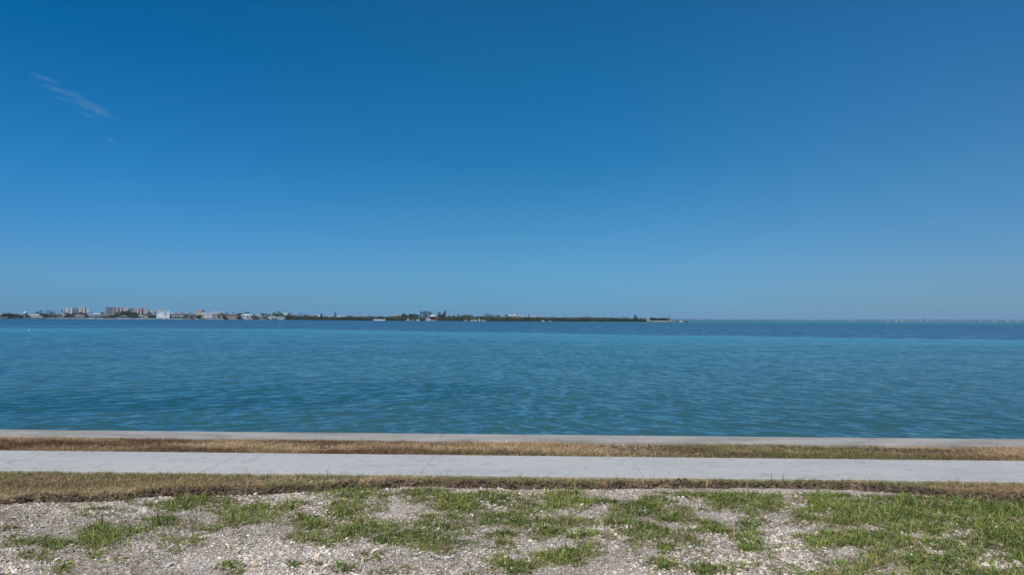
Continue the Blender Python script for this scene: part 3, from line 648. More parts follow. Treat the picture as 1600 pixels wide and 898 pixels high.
building('brown_house', 161, 176, 490, 1012, 'taupe house with rust brown corner between broad white house and palms', wall=(0.45, 0.36, 0.33), roof='flat', rcol=(0.5, 0.45, 0.45), nw=5, ww=2.2, balc=True,
         extra=lambda r, w, wt, H, dp: block('corner_wing', (0.24, 0.13, 0.08), -w*0.78, -w*0.5, -1.0, -0.003, 0, wt*0.9)(r))
building('long_house', 186.5, 199, 492.3, 1006, 'low grey-blue house with white frame round a dark glass front', wall=(0.62, 0.63, 0.66), roof='hip', rcol=(0.34, 0.45, 0.48), nw=3, ww=3.6, wh=2.3, floors=1)
building('plain_house', 199.5, 207, 493.5, 1015, 'small dull pink house tucked behind shrubs beside the white gabled house', wall=PINK, roof='hip', rcol=GROOF, nw=2, floors=1)
tower_block('condominium', 164.5, 192.5, 479.6, 1450, [(165, 175.5, 480, (0.40, 0.40, 0.41), 'balc'), (175.5, 178.2, 479.2, (0.42, 0.35, 0.38), 'slabwin'), (178.2, 181, 479.4, TAUPE, 'balc'), (181, 183.6, 479.2, (0.55, 0.5, 0.47), 'slab'), (183.6, 187.2, 479.4, TAUPE, 'balc'), (187.2, 190, 479.6, (0.55, 0.5, 0.47), 'slab'), (190, 192, 480.4, (0.25, 0.24, 0.25), 'balc')], 'large taupe condominium with grey balcony wing above the palms', rcol=(0.7, 0.64, 0.64), floors=8)
tower_block('annex_block', 192.6, 199.5, 480.4, 1460, [(193, 196, 480, (0.62, 0.56, 0.36), 'slabwin'), (196, 199, 481.5, (0.66, 0.66, 0.62), 'slab')], 'narrow pale yellow block joined to the right end of the taupe condominium', floors=7)
tower_block('condominium', 200.2, 230.5, 480.9, 1480, [(200.5, 207.6, 481.6, (0.38, 0.42, 0.45), 'balc'), (207.6, 214, 481, (0.46, 0.34, 0.36), 'slabwin'), (214, 216, 480.7, (0.66, 0.56, 0.54), 'slab'), (216, 218.2, 481.6, (0.30, 0.16, 0.15), 'balc'), (218.2, 220.6, 481, (0.62, 0.5, 0.46), 'slab'), (220.6, 224, 481.5, (0.36, 0.19, 0.17), 'balc'), (224, 228, 481, (0.55, 0.48, 0.44), 'slabwin'), (228, 230.3, 482.8, (0.5, 0.5, 0.5), 'slab')], 'pinkish condominium with dark red recessed balcony columns', rcol=(0.5, 0.55, 0.52), floors=7)
def gwing(r, w, wt, H, dp): MB().box(-w*1.35, -w*0.6, 1, 8, 0, wt*0.8).build('side_wing', paint(WHITE), r)
building('gabled_house', 215.5, 226, 490.8, 1006, 'white house with a low gable facing the water below the pinkish condominium', wall=(0.68, 0.67, 0.65), roof='gable', rcol=(0.62, 0.62, 0.6), nw=3, ww=2.0, floors=1, rh=2.6, extra=gwing)
for i, (a, b_, t, lab) in enumerate([(231, 235, 484.8, 'narrow white tower just right of the pinkish condominium'), (235.4, 240, 485, 'pale blue-white block between narrow white tower and the tall white house'), (240.3, 243.8, 484.8, 'white stair-like block directly left of the tall white house')]):
    building('distant_block', a, b_, t, 1500, lab, 'apartment block', wall=(0.6, 0.64, 0.68), floors=5, nw=3, rcol=WHITE)
building('grey_villa', 231, 241, 489.4, 1020, 'grey villa with dark hip roof left of the tall white modern house', wall=(0.42, 0.42, 0.42), roof='hip', rcol=DROOF, nw=4)
def bigwhite(r, w, wt, H, dp):
    for k in range(3):
        x = -w*0.72 + k*w*0.34; MB().box(x-w*0.15, x+w*0.15, 1.0, 6, wt+0.46, wt+2.6).build('roof_pavilion', paint((0.78, 0.78, 0.77)), r)
        link('window', winmesh(1.6, 1.2), None, r, (x, 1.0, wt+0.6))
    MB().box(w*0.66, w*1.05, -0.8, 8, 0.0, wt+1.2).build('stair_tower', paint((0.70, 0.70, 0.72)), r)
    MB().box(w*0.40, w*0.47, -0.35, -0.003, wt*0.35, wt*0.98).build('window_slot', GLASS, r)
    MB().box(-w*1.05, w*1.1, -5, -0.9, 0, 1.3).build('terrace', paint((0.75, 0.75, 0.76)), r)
building('modern_house', 245, 264.5, 486.5, 1004, 'tall white modern house with three roof pavilions, biggest on the left shore', wall=(0.74, 0.72, 0.72), roof='flat', rcol=(0.74, 0.73, 0.73), nw=6, ww=1.5, floors=3, extra=bigwhite, gap=[(1, 0), (1, 1), (1, 2), (2, 1), (2, 4), (1, 5), (0, 1), (2, 2)])
def dorm(r, w, wt, H, dp):
    for x in (-w*0.75, w*0.15): MB().box(x-w*0.14, x+w*0.14, 4, 8, wt+0.2, wt+3.2).build('roof_lantern', paint(WHITE), r)
building('long_white_house', 267, 288, 488.3, 1008, 'wide white house with dark brown roof and two white roof lanterns', wall=(0.66, 0.66, 0.65), roof='hip', rcol=(0.15, 0.13, 0.12), nw=8, ww=1.7, balc=True, extra=dorm)
def cup(r, w, wt, H, dp): MB().box(-w*0.35, -w*0.05, 3, 6, wt+0.2, H+1.6).build('cupola', paint((0.8, 0.8, 0.8)), r)
building('cupola_house', 287.5, 296, 488.8, 1006, 'olive brown house with white cupola on its roof', wall=(0.33, 0.27, 0.19), roof='hip', rcol=(0.16, 0.13, 0.10), nw=3, extra=cup)  # even olive brown walls under a dark brown roof
building('low_pink_house', 296.5, 305.5, 490, 1010, 'dusty pink house with dark brown roof left of the tall cream condominium', wall=(0.46, 0.36, 0.34), roof='hip', rcol=(0.15, 0.12, 0.11), nw=3)
building('cream_condominium', 304.2, 320, 485, 1300, 'tall cream condominium with two overhanging white roofs', 'apartment block', wall=(0.56, 0.49, 0.43), floors=4, nw=6, rcol=(0.7, 0.68, 0.66),
         extra=lambda r, w, wt, H, dp: block('roof_slab', (0.7, 0.64, 0.64), w*0.25, w*1.0, -1.2, 10, wt+0.46, wt+1.2)(r))
building('olive_house', 306, 313.5, 491.6, 1006, 'small olive house with dark windows below the cream condominium', wall=(0.40, 0.37, 0.26), roof='hip', rcol=(0.3, 0.28, 0.2), nw=3)
building('stepped_house', 314, 321.5, 489, 1005, 'pink and white stepped house right in front of the cream condominium', wall=(0.62, 0.54, 0.56), nw=3, rcol=WHITE)
building('white_duplex', 321.8, 330, 489.2, 1006, 'white duplex with tall dark glazing between pink stepped house and grey row house', wall=(0.64, 0.65, 0.68), nw=3, ww=1.8, rcol=(0.6, 0.62, 0.65))
building('distant_condo', 330, 340.5, 487, 1400, 'bright white low condominium seen above the grey row house', 'apartment block', wall=(0.74, 0.75, 0.77), floors=3, nw=6, rcol=WHITE)
building('distant_condo', 343, 349, 487, 1420, 'small white condominium block partly hidden by green trees', 'apartment block', wall=(0.7, 0.71, 0.74), floors=3, nw=3, rcol=WHITE)
building('row_house', 331, 340, 491, 1007, 'grey row house with white patch of wall and narrow windows', wall=(0.36, 0.36, 0.38), nw=4, rcol=DROOF)
building('green_grey_house', 341, 349, 492, 1012, 'grey-green house under the green trees left of the salmon house', wall=(0.40, 0.42, 0.37), roof='hip', rcol=GROOF, nw=3)
building('salmon_house', 350.5, 369, 489.8, 1006, 'salmon house with two rows of square dark windows', wall=(0.44, 0.31, 0.25), roof='hip', rcol=(0.28, 0.23, 0.23), nw=6, ww=1.7, rh=1.5)
building('ochre_house', 369.3, 373.5, 491, 1008, 'narrow ochre annex at the right side of the salmon house', wall=(0.34, 0.27, 0.14), roof='hip', rcol=BROOF, nw=1)
building('blue_white_house', 375.5, 395, 490.2, 1006, 'pale bluish house with lilac centre bay and white columns', wall=(0.54, 0.59, 0.62), roof='hip', rcol=(0.48, 0.56, 0.56), nw=6, ww=2.0,
         extra=lambda r, w, wt, H, dp: block('centre_bay', (0.55, 0.48, 0.54), -w*0.3, w*0.1, -1.2, -0.003, 0, wt)(r))
building('terracotta_house', 397, 411, 491, 1008, 'terracotta house with grey hip roof and pale trim right of the bluish house', wall=(0.46, 0.28, 0.17), roof='hip', rcol=(0.36, 0.34, 0.35), nw=5, balc=True)
building('sand_house', 411.3, 415.5, 492, 1012, 'narrow sand-coloured house between terracotta house and the white colonnade house', wall=(0.42, 0.36, 0.24), roof='hip', rcol=GROOF, nw=1)
def colon(r, w, wt, H, dp):
    MB().box(-w*0.05, w*1.0, -5.5, -0.003, wt*0.5, wt*0.64).build('canopy', paint((0.8, 0.78, 0.75)), r)
    for k in range(5): link('column', MB().box(-0.25, 0.25, -0.25, 0.25, 0, wt*0.5-0.003).mesh('column'), paint(WHITE), r, (-w*0.02+k*w*0.98/4, -5.1, 0))
building('colonnade_house', 416, 431, 491.5, 1006, 'white house with wide flat canopy on columns, last house before the mangroves', wall=(0.66, 0.64, 0.63), roof='hip', rcol=(0.14, 0.13, 0.13), nw=5, extra=colon)
# --- houses behind the mangroves
for a, b_, t, D, w_, rc, rf, lab in [
 (441, 449, 488.9, 1250, WHITE, (0.66,0.66,0.66), 'flat', 'white flat house just right of the tall palm by the moored houseboat'),
 (449.5, 454, 488.6, 1260, (0.26,0.24,0.28), DROOF, 'hip', 'dark purple-grey house among palms above the mangroves'),
 (457, 464, 489.3, 1250, (0.62,0.58,0.6), (0.3,0.28,0.34), 'hip', 'lilac white house with dark roof above the left mangroves'),
 (489, 496.5, 490.5, 1200, (0.46,0.36,0.34), (0.34,0.27,0.33), 'hip', 'muted red-roofed house above the mangroves left of the small white tower'),
 (497, 499, 491.4, 1180, (0.76,0.76,0.76), WHITE, 'flat', 'tiny bright white tower house above the mangroves'),
 (503.5, 512.5, 492.8, 1180, (0.66,0.66,0.62), (0.3,0.32,0.3), 'hip', 'long low white building above the mangroves beside a dark conifer'),
 (514, 518.5, 493.2, 1190, (0.64,0.58,0.54), WHITE, 'flat', 'cream low building just left of the leaning tall tree'),
 (526, 528.5, 493, 1200, (0.7,0.66,0.64), WHITE, 'flat', 'small pale cottage just right of the leaning tall tree'),
 (530, 532.5, 493.2, 1200, (0.66,0.62,0.66), WHITE, 'flat', 'small lilac-white cottage, middle of three cottages right of the leaning tree'),
 (535.5, 538, 493, 1200, (0.76,0.78,0.76), WHITE, 'flat', 'small bright white cottage, rightmost of three cottages near the leaning tree'),
 (549, 556, 493.3, 1300, (0.5,0.48,0.46), (0.6,0.56,0.54), 'flat', 'greyish long low block behind the mangroves'),
 (555.5, 562, 493.8, 1280, (0.62,0.48,0.40), (0.62,0.56,0.52), 'flat', 'pale orange low block at the right end of the greyish block'),
 (616, 619.8, 492, 1050, (0.42,0.38,0.38), (0.58,0.6,0.6), 'flat', 'grey end section of the brick red building on the grassy bank'),
 (620, 624, 492.6, 1045, (0.48,0.24,0.15), (0.45,0.35,0.3), 'flat', 'brick red flat building on the grassy bank'),
 (793, 800, 491.2, 1250, (0.46,0.43,0.42), (0.5,0.47,0.46), 'hip', 'grey-beige apartment roof rising over the mangroves'),
 (800.5, 809, 490.3, 1260, (0.5,0.46,0.44), (0.52,0.48,0.46), 'hip', 'beige apartment building, tallest roof over the central mangroves'),
 (809.5, 825, 493, 1240, (0.42,0.37,0.36), (0.30,0.30,0.34), 'hip', 'wide slate-roofed building over the mangroves right of the beige apartments'),
 (830, 838.5, 493.2, 1000, (0.55,0.46,0.46), (0.5,0.45,0.45), 'flat', 'pinkish white house showing through a gap in the mangroves'),
 (838.8, 848, 494.4, 1010, (0.30,0.20,0.21), (0.36,0.31,0.36), 'hip', 'dark mauve house right of the pinkish white house in the gap'),
]:
    building('shore_house', a, b_, t, D, lab, wall=w_, roof=rf, rcol=rc, floors=1 if (b_-a) < 6 else 2, nw=max(1, int((b_-a)/2)), ww=1.2)
def dockhouse(r, w, wt, H, dp):
    for k in range(5): link('post', MB().box(-0.25, 0.25, -0.25, 0.25, 0, wt*0.55).mesh('post'), paint((0.16, 0.08, 0.05)), r, (-w+k*w*0.5, -3.0, 0))
    MB().box(-w*1.0, w*1.25, -3.4, -0.01, wt*0.552, wt*0.60).build('porch_roof', paint((0.28, 0.13, 0.09)), r)
building('boathouse', 671, 681, 491.8, 938, 'brown waterfront boathouse with bright white hip roof', 'boathouse', wall=(0.20, 0.11, 0.08), roof='hip', rcol=(0.75, 0.76, 0.78), nw=4, ww=2.0, rh=1.8, extra=dockhouse)
building('boathouse', 681.5, 688, 495.2, 940, 'low brown shed with pale patches joined right of the boathouse', 'shed', wall=(0.26, 0.17, 0.13), roof='hip', rcol=(0.42, 0.36, 0.3), nw=3, floors=1, rh=0.8)
building('pavilion', 701, 705, 493, 960, 'small purple-dark flat pavilion roof standing clear right of the dark tall tree', 'pavilion', wall=(0.10, 0.07, 0.10), roof='hip', rcol=(0.12, 0.08, 0.14), floors=1, nw=1, rh=0.7)

# --- seawalls of the lots, docks
for i, (a, b_, c_, lab) in enumerate([(70, 112, (0.45, 0.45, 0.42), 'weathered grey seawall below the yellow and pink houses'), (112.3, 138, (0.62, 0.62, 0.6), 'pale seawall below the white villa'),
    (138.3, 161, (0.72, 0.72, 0.72), 'white seawall below the broad white house'), (161.3, 181, (0.56, 0.54, 0.46), 'beige seawall below the taupe house'), (181.3, 207, (0.66, 0.66, 0.68), 'white seawall below the grey-blue house'),
    (207.3, 243, (0.55, 0.56, 0.54), 'grey seawall below the white gabled house'), (243.3, 287, (0.68, 0.68, 0.69), 'bright seawall below the tall white modern house'), (287.3, 331, (0.52, 0.50, 0.46), 'stained seawall below the pink and olive houses'),
    (331.3, 374, (0.55, 0.5, 0.47), 'pinkish seawall below the salmon house'), (374.3, 397, (0.6, 0.57, 0.56), 'pale seawall below the bluish house'), (397.3, 432, (0.5, 0.52, 0.46), 'greenish seawall below terracotta and colonnade houses')]):
    D0 = shoreD((a+b_)/2)-4.2; x0, x1 = pX(a, D0), pX(b_, D0)
    r = empty('shore_seawall', ((x0+x1)/2, D0, WATER)); tag(r, lab, 'seawall', 'seawalls of the waterfront lots'); w = (x1-x0)/2
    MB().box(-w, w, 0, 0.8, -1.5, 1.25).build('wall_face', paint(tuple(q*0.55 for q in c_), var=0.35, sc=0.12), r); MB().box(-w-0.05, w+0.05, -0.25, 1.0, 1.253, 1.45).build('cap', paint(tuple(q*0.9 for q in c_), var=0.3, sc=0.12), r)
def dock(px0, px1, D, label, z=0.9, col=(0.55, 0.52, 0.48)):
    x0, x1 = pX(px0, D), pX(px1, D); r = empty('dock', ((x0+x1)/2, D, WATER)); tag(r, label, 'dock', 'docks along the far shore'); w = (x1-x0)/2
    MB().box(-w, w, -1.2, 1.2, z, z+0.3).build('deck', paint(col), r)
    k = max(2, int(w/2)); pm = MB().box(-0.18, 0.18, -0.18, 0.18, -1.5, z+1.0).mesh('piling'); pm.materials.append(paint((0.35, 0.3, 0.26)))
    for i in range(k):
        for s in (-1, 1): link('piling', pm, None, r, (-w+0.3+(2*w-0.6)*i/(k-1), s*1.39, 0))
dock(139, 149, 992, 'white dock at the left end of the broad white house', col=(0.7, 0.7, 0.72)); dock(186, 205, 990, 'long pale dock in front of the grey-blue house', col=(0.62, 0.63, 0.66))
dock(243, 259, 990, 'white dock in front of the tall white modern house', col=(0.75, 0.75, 0.77)); dock(666, 682, 914, 'low weathered dock in front of the brown boathouse'); dock(735, 757, 910, 'thin grey dock left of the dark mangrove mound')

# --- boats
def hull_mesh(L, B, H, name='hull', rake=0.12):
    n = 9; V = []; F = []
    for i in range(n):
        t = i/(n-1); x = -L/2+L*t; b = B/2*(1-max(0, (t-0.45)/0.55)**2.2)+0.02; sh = H*(0.85+0.35*t*t)
        V += [(x+rake*L*t*0.5, -b, sh), (x, -b*0.72, 0), (x, 0, -0.35), (x, b*0.72, 0), (x+rake*L*t*0.5, b, sh)]
    for i in range(n-1):
        for j in range(4): F.append((5*i+j, 5*i+5+j, 5*i+6+j, 5*i+1+j))
        F.append((5*i+4, 5*i+9, 5*i+5, 5*i))
    F.append((0, 1, 2, 3, 4)); m = MB(); m.add(V, F); return m
BW = paint((0.68, 0.68, 0.68), 0.35, 0.04); BD = paint((0.12, 0.16, 0.22), 0.3)
def motorboat(px0, px1, D, label, Hh=1.0, cab=0.5, tall=1.6, flip=False, cat='boat'):
    x0, x1 = pX(px0, D), pX(px1, D); L = x1-x0; r = empty('motorboat', ((x0+x1)/2, D, WATER+0.05), math.pi if flip else 0.0); tag(r, label, cat, 'boats along the far shore')
    hull_mesh(L, min(3.6, L*0.34), Hh).build('hull', BW, r)
    c0, c1 = -L*0.28, -L*0.28+L*cab; b = min(1.3, L*0.12)
    MB().add([(c0,-b,Hh),(c1+L*0.08,-b,Hh),(c1+L*0.08,b,Hh),(c0,b,Hh),(c0,-b,Hh+tall),(c1,-b,Hh+tall),(c1,b,Hh+tall),(c0,b,Hh+tall)], [(3,2,1,0),(4,5,6,7),(0,1,5,4),(1,2,6,5),(2,3,7,6),(3,0,4,7)]).build('cabin', BW, r)
    for s in (-1, 1): MB().box(c0+0.3, c1-0.2, s*b-0.04, s*b+0.04, Hh+tall*0.45, Hh+tall*0.8).build('window', GLASS, r)
    MB().box(c0-0.4, c1+0.1, -b-0.15, b+0.15, Hh+tall+0.003, Hh+tall+0.15).build('hardtop', BW, r)
def houseboat():
    D = 975; x0, x1 = pX(432.5, D), pX(446.5, D); L = x1-x0; r = empty('houseboat', ((x0+x1)/2, D, WATER)); tag(r, 'white two-deck houseboat moored at the left end of the mangroves', 'houseboat', 'boats along the far shore')
    hull_mesh(L*0.86, 4.4, 1.3, rake=0.1).build('hull', BW, r); MB().box(-L*0.4, L*0.36, -1.8, 1.8, 3.9, 4.15).build('upper_deck', BW, r)
    MB().box(-L*0.36, L*0.30, -1.5, 1.5, 1.25, 3.897).build('cabin', paint((0.3, 0.32, 0.33)), r)
    for i in range(6):
        for s in (-1, 1): link('post', MB().box(-0.12, 0.12, -0.1, 0.1, 0, 2.6).mesh('post'), BW, r, (-L*0.38+i*L*0.145, s*1.68, 1.27))
    MB().box(-L*0.3, L*0.25, -1.7, 1.7, 5.6, 5.75).build('sun_roof', BW, r)
    for i in range(4): link('roof_post', MB().box(-0.08, 0.08, -0.08, 0.08, 0, 1.45).mesh('roof_post'), BW, r, (-L*0.28+i*L*0.17, -1.5, 4.152))
    MB().add([(L*0.36,-1.2,1.4),(L*0.50,0,2.0),(L*0.36,1.2,1.4),(L*0.34,-1.2,3.9),(L*0.34,1.2,3.9)], [(0,1,3),(1,2,4),(3,1,4),(0,3,4,2),(0,2,1)]).build('bow_screen', BW, r)
houseboat()
def pontoon():
    D = 920; x0, x1 = pX(584, D), pX(602, D); L = x1-x0; r = empty('floating_dock', ((x0+x1)/2, D, WATER)); tag(r, 'low white floating barge with a post at each end, moored before the mangroves', 'barge', 'boats along the far shore')
    MB().box(-L/2+1.2, L/2-0.8, -1.6, 1.6, -0.3, 1.05).build('deck', paint((0.58, 0.62, 0.72)), r); MB().box(-L*0.42, L*0.3, -0.9, 0.9, 1.053, 1.5).build('canopy', BW, r)
    for x in (-L/2+0.4, L/2-0.5): MB().box(x-0.5, x+0.5, -0.5, 0.5, -1, 2.0).build('end_post', BW, r)
pontoon()
motorboat(634.5, 643, 918, 'white motorboat left of the two-masted sailboat', 0.8, 0.22, 1.6)
motorboat(645, 648, 918, 'tiny white skiff between the white motorboat and the lilac boat', 0.4, 0.3, 0.3, cat='skiff')
motorboat(650, 656.3, 916, 'pale lilac low boat under the bare trees', 0.9, 0.5, 0.8)
def sailboat():
    D = 930; x0, x1 = pX(655.8, D), pX(662.2, D); L = x1-x0; r = empty('sailboat', ((x0+x1)/2, D, WATER+0.4)); tag(r, 'white sailboat on a lift with two bare masts before the tallest trees', 'sailboat', 'boats along the far shore')
    hull_mesh(L*1.05, 2.2, 1.5).build('hull', BW, r); MB().box(-L*0.3, L*0.2, -0.7, 0.7, 1.4, 2.0).build('cabin', BW, r)
    for q, (dx, h) in enumerate(((-L*0.42, 8.2), (L*0.08, 8.6))): MB().tube([(dx, 0, 1.2), (dx, 0, h)], [0.13, 0.08], 8).build('mast', BW, r)
    MB().tube([(-L*0.42, 0, 3.2), (L*0.08, 0, 3.2)], [0.09, 0.09], 6).build('boom', BW, r)
    for s in (-1, 1): MB().box(-L*0.5, L*0.5, s*1.5-0.2, s*1.5+0.2, -1.2, 0.0).build('lift_beam', paint((0.5, 0.5, 0.5)), r)
sailboat()
motorboat(664.5, 674.5, 905, 'largest white cabin cruiser moored at the boathouse dock', 1.1, 0.55, 1.7)
motorboat(676, 679.5, 910, 'small pale dinghy right of the cabin cruiser', 0.5, 0.4, 0.5, cat='dinghy')
motorboat(724, 731, 905, 'low white boat anchored off the mangroves right of the boathouse', 0.7, 0.3, 0.4)
for a, b_, t, lab in [(736, 739, 0.9, 'leftmost small boat in the cluster beside the dark mangrove mound'), (740, 742, 0.9, 'second small boat from the left in the cluster beside the dark mound'), (742.8, 745, 1.1, 'third small boat from the left in the cluster beside the dark mound'), (747.6, 750.6, 2.4, 'tall-cabined white boat, brightest in the cluster beside the dark mound'), (752, 760, 0.5, 'long low white boat at the right end of the cluster')]:
    motorboat(a, b_, 904 if t < 2 else 900, lab, 0.7, 0.4, t)
motorboat(846, 850.5, 902, 'small white boat at the water edge below the dark mauve house', 0.8, 0.4, 0.6)
motorboat(857.5, 862, 902, 'small low boat right of the one below the dark mauve house', 0.6, 0.3, 0.3)
motorboat(1061.5, 1067.5, 890, 'white boat off the sandy tip of the island', 1.0, 0.4, 0.9)
def buoy():
    p = ground(45.8, 517, WATER); r = empty('buoy', (p[0], p[1], WATER)); tag(r, 'lone white mooring buoy on open water at the left', 'buoy')
    MB().tube([(0,0,-0.15),(0,0,0),(0,0,0.16),(0,0,0.3),(0,0,0.36)], [0.07, 0.13, 0.14, 0.09, 0.03], 12).build('float', BW, r, True)
    MB().tube([(0,0,0.36),(0,0,0.46)], [0.03, 0.03], 6).build('ring', paint((0.3,0.3,0.3)), r)
buoy()
# --- lattice radio mast
def radio_mast():
    D = 1150; x = pX(1013, D); H = pZ(1013, 460, D)-LAND; r = empty('radio_mast', (x, D, LAND)); tag(r, 'thin pale red and white lattice radio mast near the island tip', 'radio mast')
    R1 = paint((0.46, 0.36, 0.38)); W1 = paint((0.60, 0.62, 0.65)); n = 14; s0 = 1.0; s1 = 0.35
    for i in range(n):
        z0, z1 = H*i/n, H*(i+1)/n; a, b_ = s0+(s1-s0)*i/n, s0+(s1-s0)*(i+1)/n; m = MB()
        P = lambda s, z: [(-s, -s*0.58, z), (s, -s*0.58, z), (0, s*1.15, z)]
        p, q = P(a, z0), P(b_, z1)
        for k in range(3): m.tube([p[k], q[k]], [0.12, 0.12], 4); m.tube([p[k], q[(k+1) % 3]], [0.035, 0.035], 4); m.tube([q[k], q[(k+1) % 3]], [0.035, 0.035], 4)
        m.build('mast_section', R1 if i % 4 < 2 else W1, r)
    MB().tube([(0, 0, H), (0, 0, H+3)], [0.06, 0.03], 5).build('antenna', W1, r)
    MB().box(-1.8, 1.8, -1.5, 1.5, 0, 2.6).build('equipment_hut', paint((0.36, 0.4, 0.44)), r)  # pale blue-grey: haze over the hut is put into its colour
radio_mast()

# ------------------------------------------------------------------ trees
def leafm(col, var=0.35):
    m, nt, b = newmat('foliage', 0.7, 0.2); n = noise(nt, 0.6, 4, wpos(nt)); 
    nt.links.new(ramp(nt, n.outputs[0], [(0.3, tuple(c*(1-var) for c in col)), (0.7, tuple(c*(1+var) for c in col))]), b.inputs['Base Color']); return m
LM = {'green': leafm((0.080, 0.120, 0.042)), 'olive': leafm((0.130, 0.135, 0.060)), 'dark': leafm((0.045, 0.068, 0.042)), 'grey': leafm((0.115, 0.105, 0.085)), 'brown': leafm((0.13, 0.085, 0.065)), 'mauve': leafm((0.10, 0.08, 0.085))}
BARK = paint((0.17, 0.13, 0.10), 0.95)
def leaf_cloud(n, rx, ry, rz, cz, s, seed, blobs=7, hollow=0.35):
    r = np.random.default_rng(seed)
    bc = r.normal(0, 0.42, (blobs, 3)); bc[:, 2] = r.uniform(-0.5, 0.6, blobs); br = r.uniform(0.3, 0.55, blobs)
    k = r.integers(0, blobs, n); d = r.normal(size=(n, 3)); d /= np.linalg.norm(d, axis=1)[:, None]
    P = bc[k] + d*(br[k]*r.uniform(hollow, 1.0, n)**0.5)[:, None]
    P = P*np.array([rx, ry, rz]) + np.array([0, 0, cz])
    a = r.normal(size=(n, 3)); a /= np.linalg.norm(a, axis=1)[:, None]; b = np.cross(a, r.normal(size=(n, 3))); b /= np.linalg.norm(b, axis=1)[:, None]
    sz = s*r.uniform(0.6, 1.4, (n, 1))
    V = np.stack([P-a*sz, P+b*sz*0.6, P+a*sz, P-b*sz*0.6], 1).reshape(-1, 3)
    return V, np.arange(4*n).reshape(-1, 4)
_tm = {}
def tree_meshes(kind, v):
    key = (kind, v)
    if key in _tm: return _tm[key]
    r = random.Random(hash((kind[0:2], v)) if False else (sum(map(ord, kind))*31+v))
    t = MB()
    if kind == 'palm':          # unit height 1 = 8 m
        b = r.uniform(-0.8, 0.8); t.tube([(0,0,0), (b*0.3,0,2.5), (b*0.8,0,5), (b,0,7.2)], [0.22, 0.17, 0.14, 0.12], 7)
        m = MB()
        for k in range(15):
            a = 2*math.pi*k/15+r.uniform(-0.2, 0.2); el = r.uniform(-0.3, 1.0); L = r.uniform(1.9, 2.6); p = Vector((b, 0, 7.2)); w = 0.3; V = []
            for s in range(5):
                e = el-0.5*s; V += [p + Vector((-math.sin(a), math.cos(a), -0.35))*w*(1-s*0.2), p, p + Vector((math.sin(a), -math.cos(a), -0.35))*w*(1-s*0.2)]
                p = p + Vector((math.cos(a)*math.cos(e), math.sin(a)*math.cos(e), math.sin(e)))*L/4
            m.add(V, [(3*s+j, 3*s+j+1, 3*s+j+4, 3*s+j+3) for s in range(4) for j in range(2)])
        crown = m.mesh('crown')
    elif kind in ('broad', 'shrub'):
        h = 2.6 if kind == 'broad' else 0.8
        t.tube([(0,0,0), (0.1,0,h*0.6), (0,0.1,h+1.2)], [0.26, 0.2, 0.12], 7)
        for k in range(4):
            a = k*1.57+r.random(); t.tube([(0,0,h*0.7), (math.cos(a)*1.1, math.sin(a)*1.1, h+1.4), (math.cos(a)*1.9, math.sin(a)*1.9, h+2.4)], [0.12, 0.08, 0.04], 5)
        V, F = leaf_cloud(900, 3.9, 3.9, 3.6 if kind == 'broad' else 2.3, 4.3 if kind == 'broad' else 2.2, 0.40, v*7+3, 9)
        crown = np_mesh('crown', V, F)
    elif kind == 'bare':        # wide crown of bare twigs
        t.tube([(0,0,0), (0,0,2.4)], [0.3, 0.22], 7)
        for k in range(26):
            a = r.uniform(0, 6.28); e = r.uniform(0.3, 1.4); L = r.uniform(2.6, 4.6); d = Vector((math.cos(a)*math.cos(e), math.sin(a)*math.cos(e), math.sin(e)))
            t.tube([(0,0,2.0), tuple(Vector((0,0,2.2))+d*L*0.5), tuple(Vector((0,0,2.3))+d*L+Vector((r.uniform(-.4,.4), 0, r.uniform(-.2,.5))))], [0.13, 0.07, 0.03], 4)
        V, F = leaf_cloud(420, 4.4, 4.4, 2.9, 4.6, 0.26, v*11+5, 9, 0.6); crown = np_mesh('crown', V, F)
    elif kind == 'tall':        # tall ragged casuarina, unit 15 m
        lean = r.uniform(-1.0, 1.0); t.tube([(0,0,0), (lean*0.3,0,6), (lean,0,13)], [0.3, 0.2, 0.06], 7)
        V = []; F = []; n0 = 0
        for k in range(12):
            z = 3.5+k*0.85; cx_ = lean*(z/13)**1.3 + r.uniform(-1, 1)*1.3*(1-k/16); a_, f_ = leaf_cloud(90, 2.1*(1.15-k*0.05), 2.0, 1.0, z, 0.34, v*100+k, 4)
            a_ = a_ + np.array([cx_, r.uniform(-0.8, 0.8), 0]); V.append(a_); F.append(f_+n0); n0 += len(a_)
        crown = np_mesh('crown', np.vstack(V), np.vstack(F))
    elif kind == 'cone':
        t.tube([(0,0,0), (0,0,7)], [0.22, 0.05], 6)
        n = 420; q = np.random.default_rng(v+900); z = q.uniform(0.8, 8, n); rr = 1.7*(1-(z/8.2))**0.8*q.uniform(0.4, 1, n); a = q.uniform(0, 6.28, n)
        P = np.stack([rr*np.cos(a), rr*np.sin(a), z], -1); u = q.normal(size=(n, 3))*0.28; w = q.normal(size=(n, 3))*0.2
        crown = np_mesh('crown', np.stack([P-u, P+w, P+u, P-w], 1).reshape(-1, 3), np.arange(4*n).reshape(-1, 4))
    elif kind == 'snag':        # leaning bare trunk
        t.tube([(0,0,0), (1.6,0,3.2), (3.6,0,6.4), (5.0,0,9.2)], [0.45, 0.38, 0.28, 0.12], 7)
        t.tube([(1.6,0,3.2), (3.0,0.5,3.8), (4.6,0.6,4.6)], [0.2, 0.14, 0.06], 5); t.tube([(3.6,0,6.4), (4.6,0,7.0)], [0.16, 0.05], 5)
        V, F = leaf_cloud(160, 2.4, 1.6, 1.2, 1.4, 0.3, 77, 5); crown = np_mesh('crown', V, F)
    _tm[key] = (t.mesh('trunk', True), crown, {'palm': 8.3, 'broad': 8.0, 'shrub': 4.4, 'bare': 7.0, 'tall': 15.0, 'cone': 8.2, 'snag': 9.2}[kind])
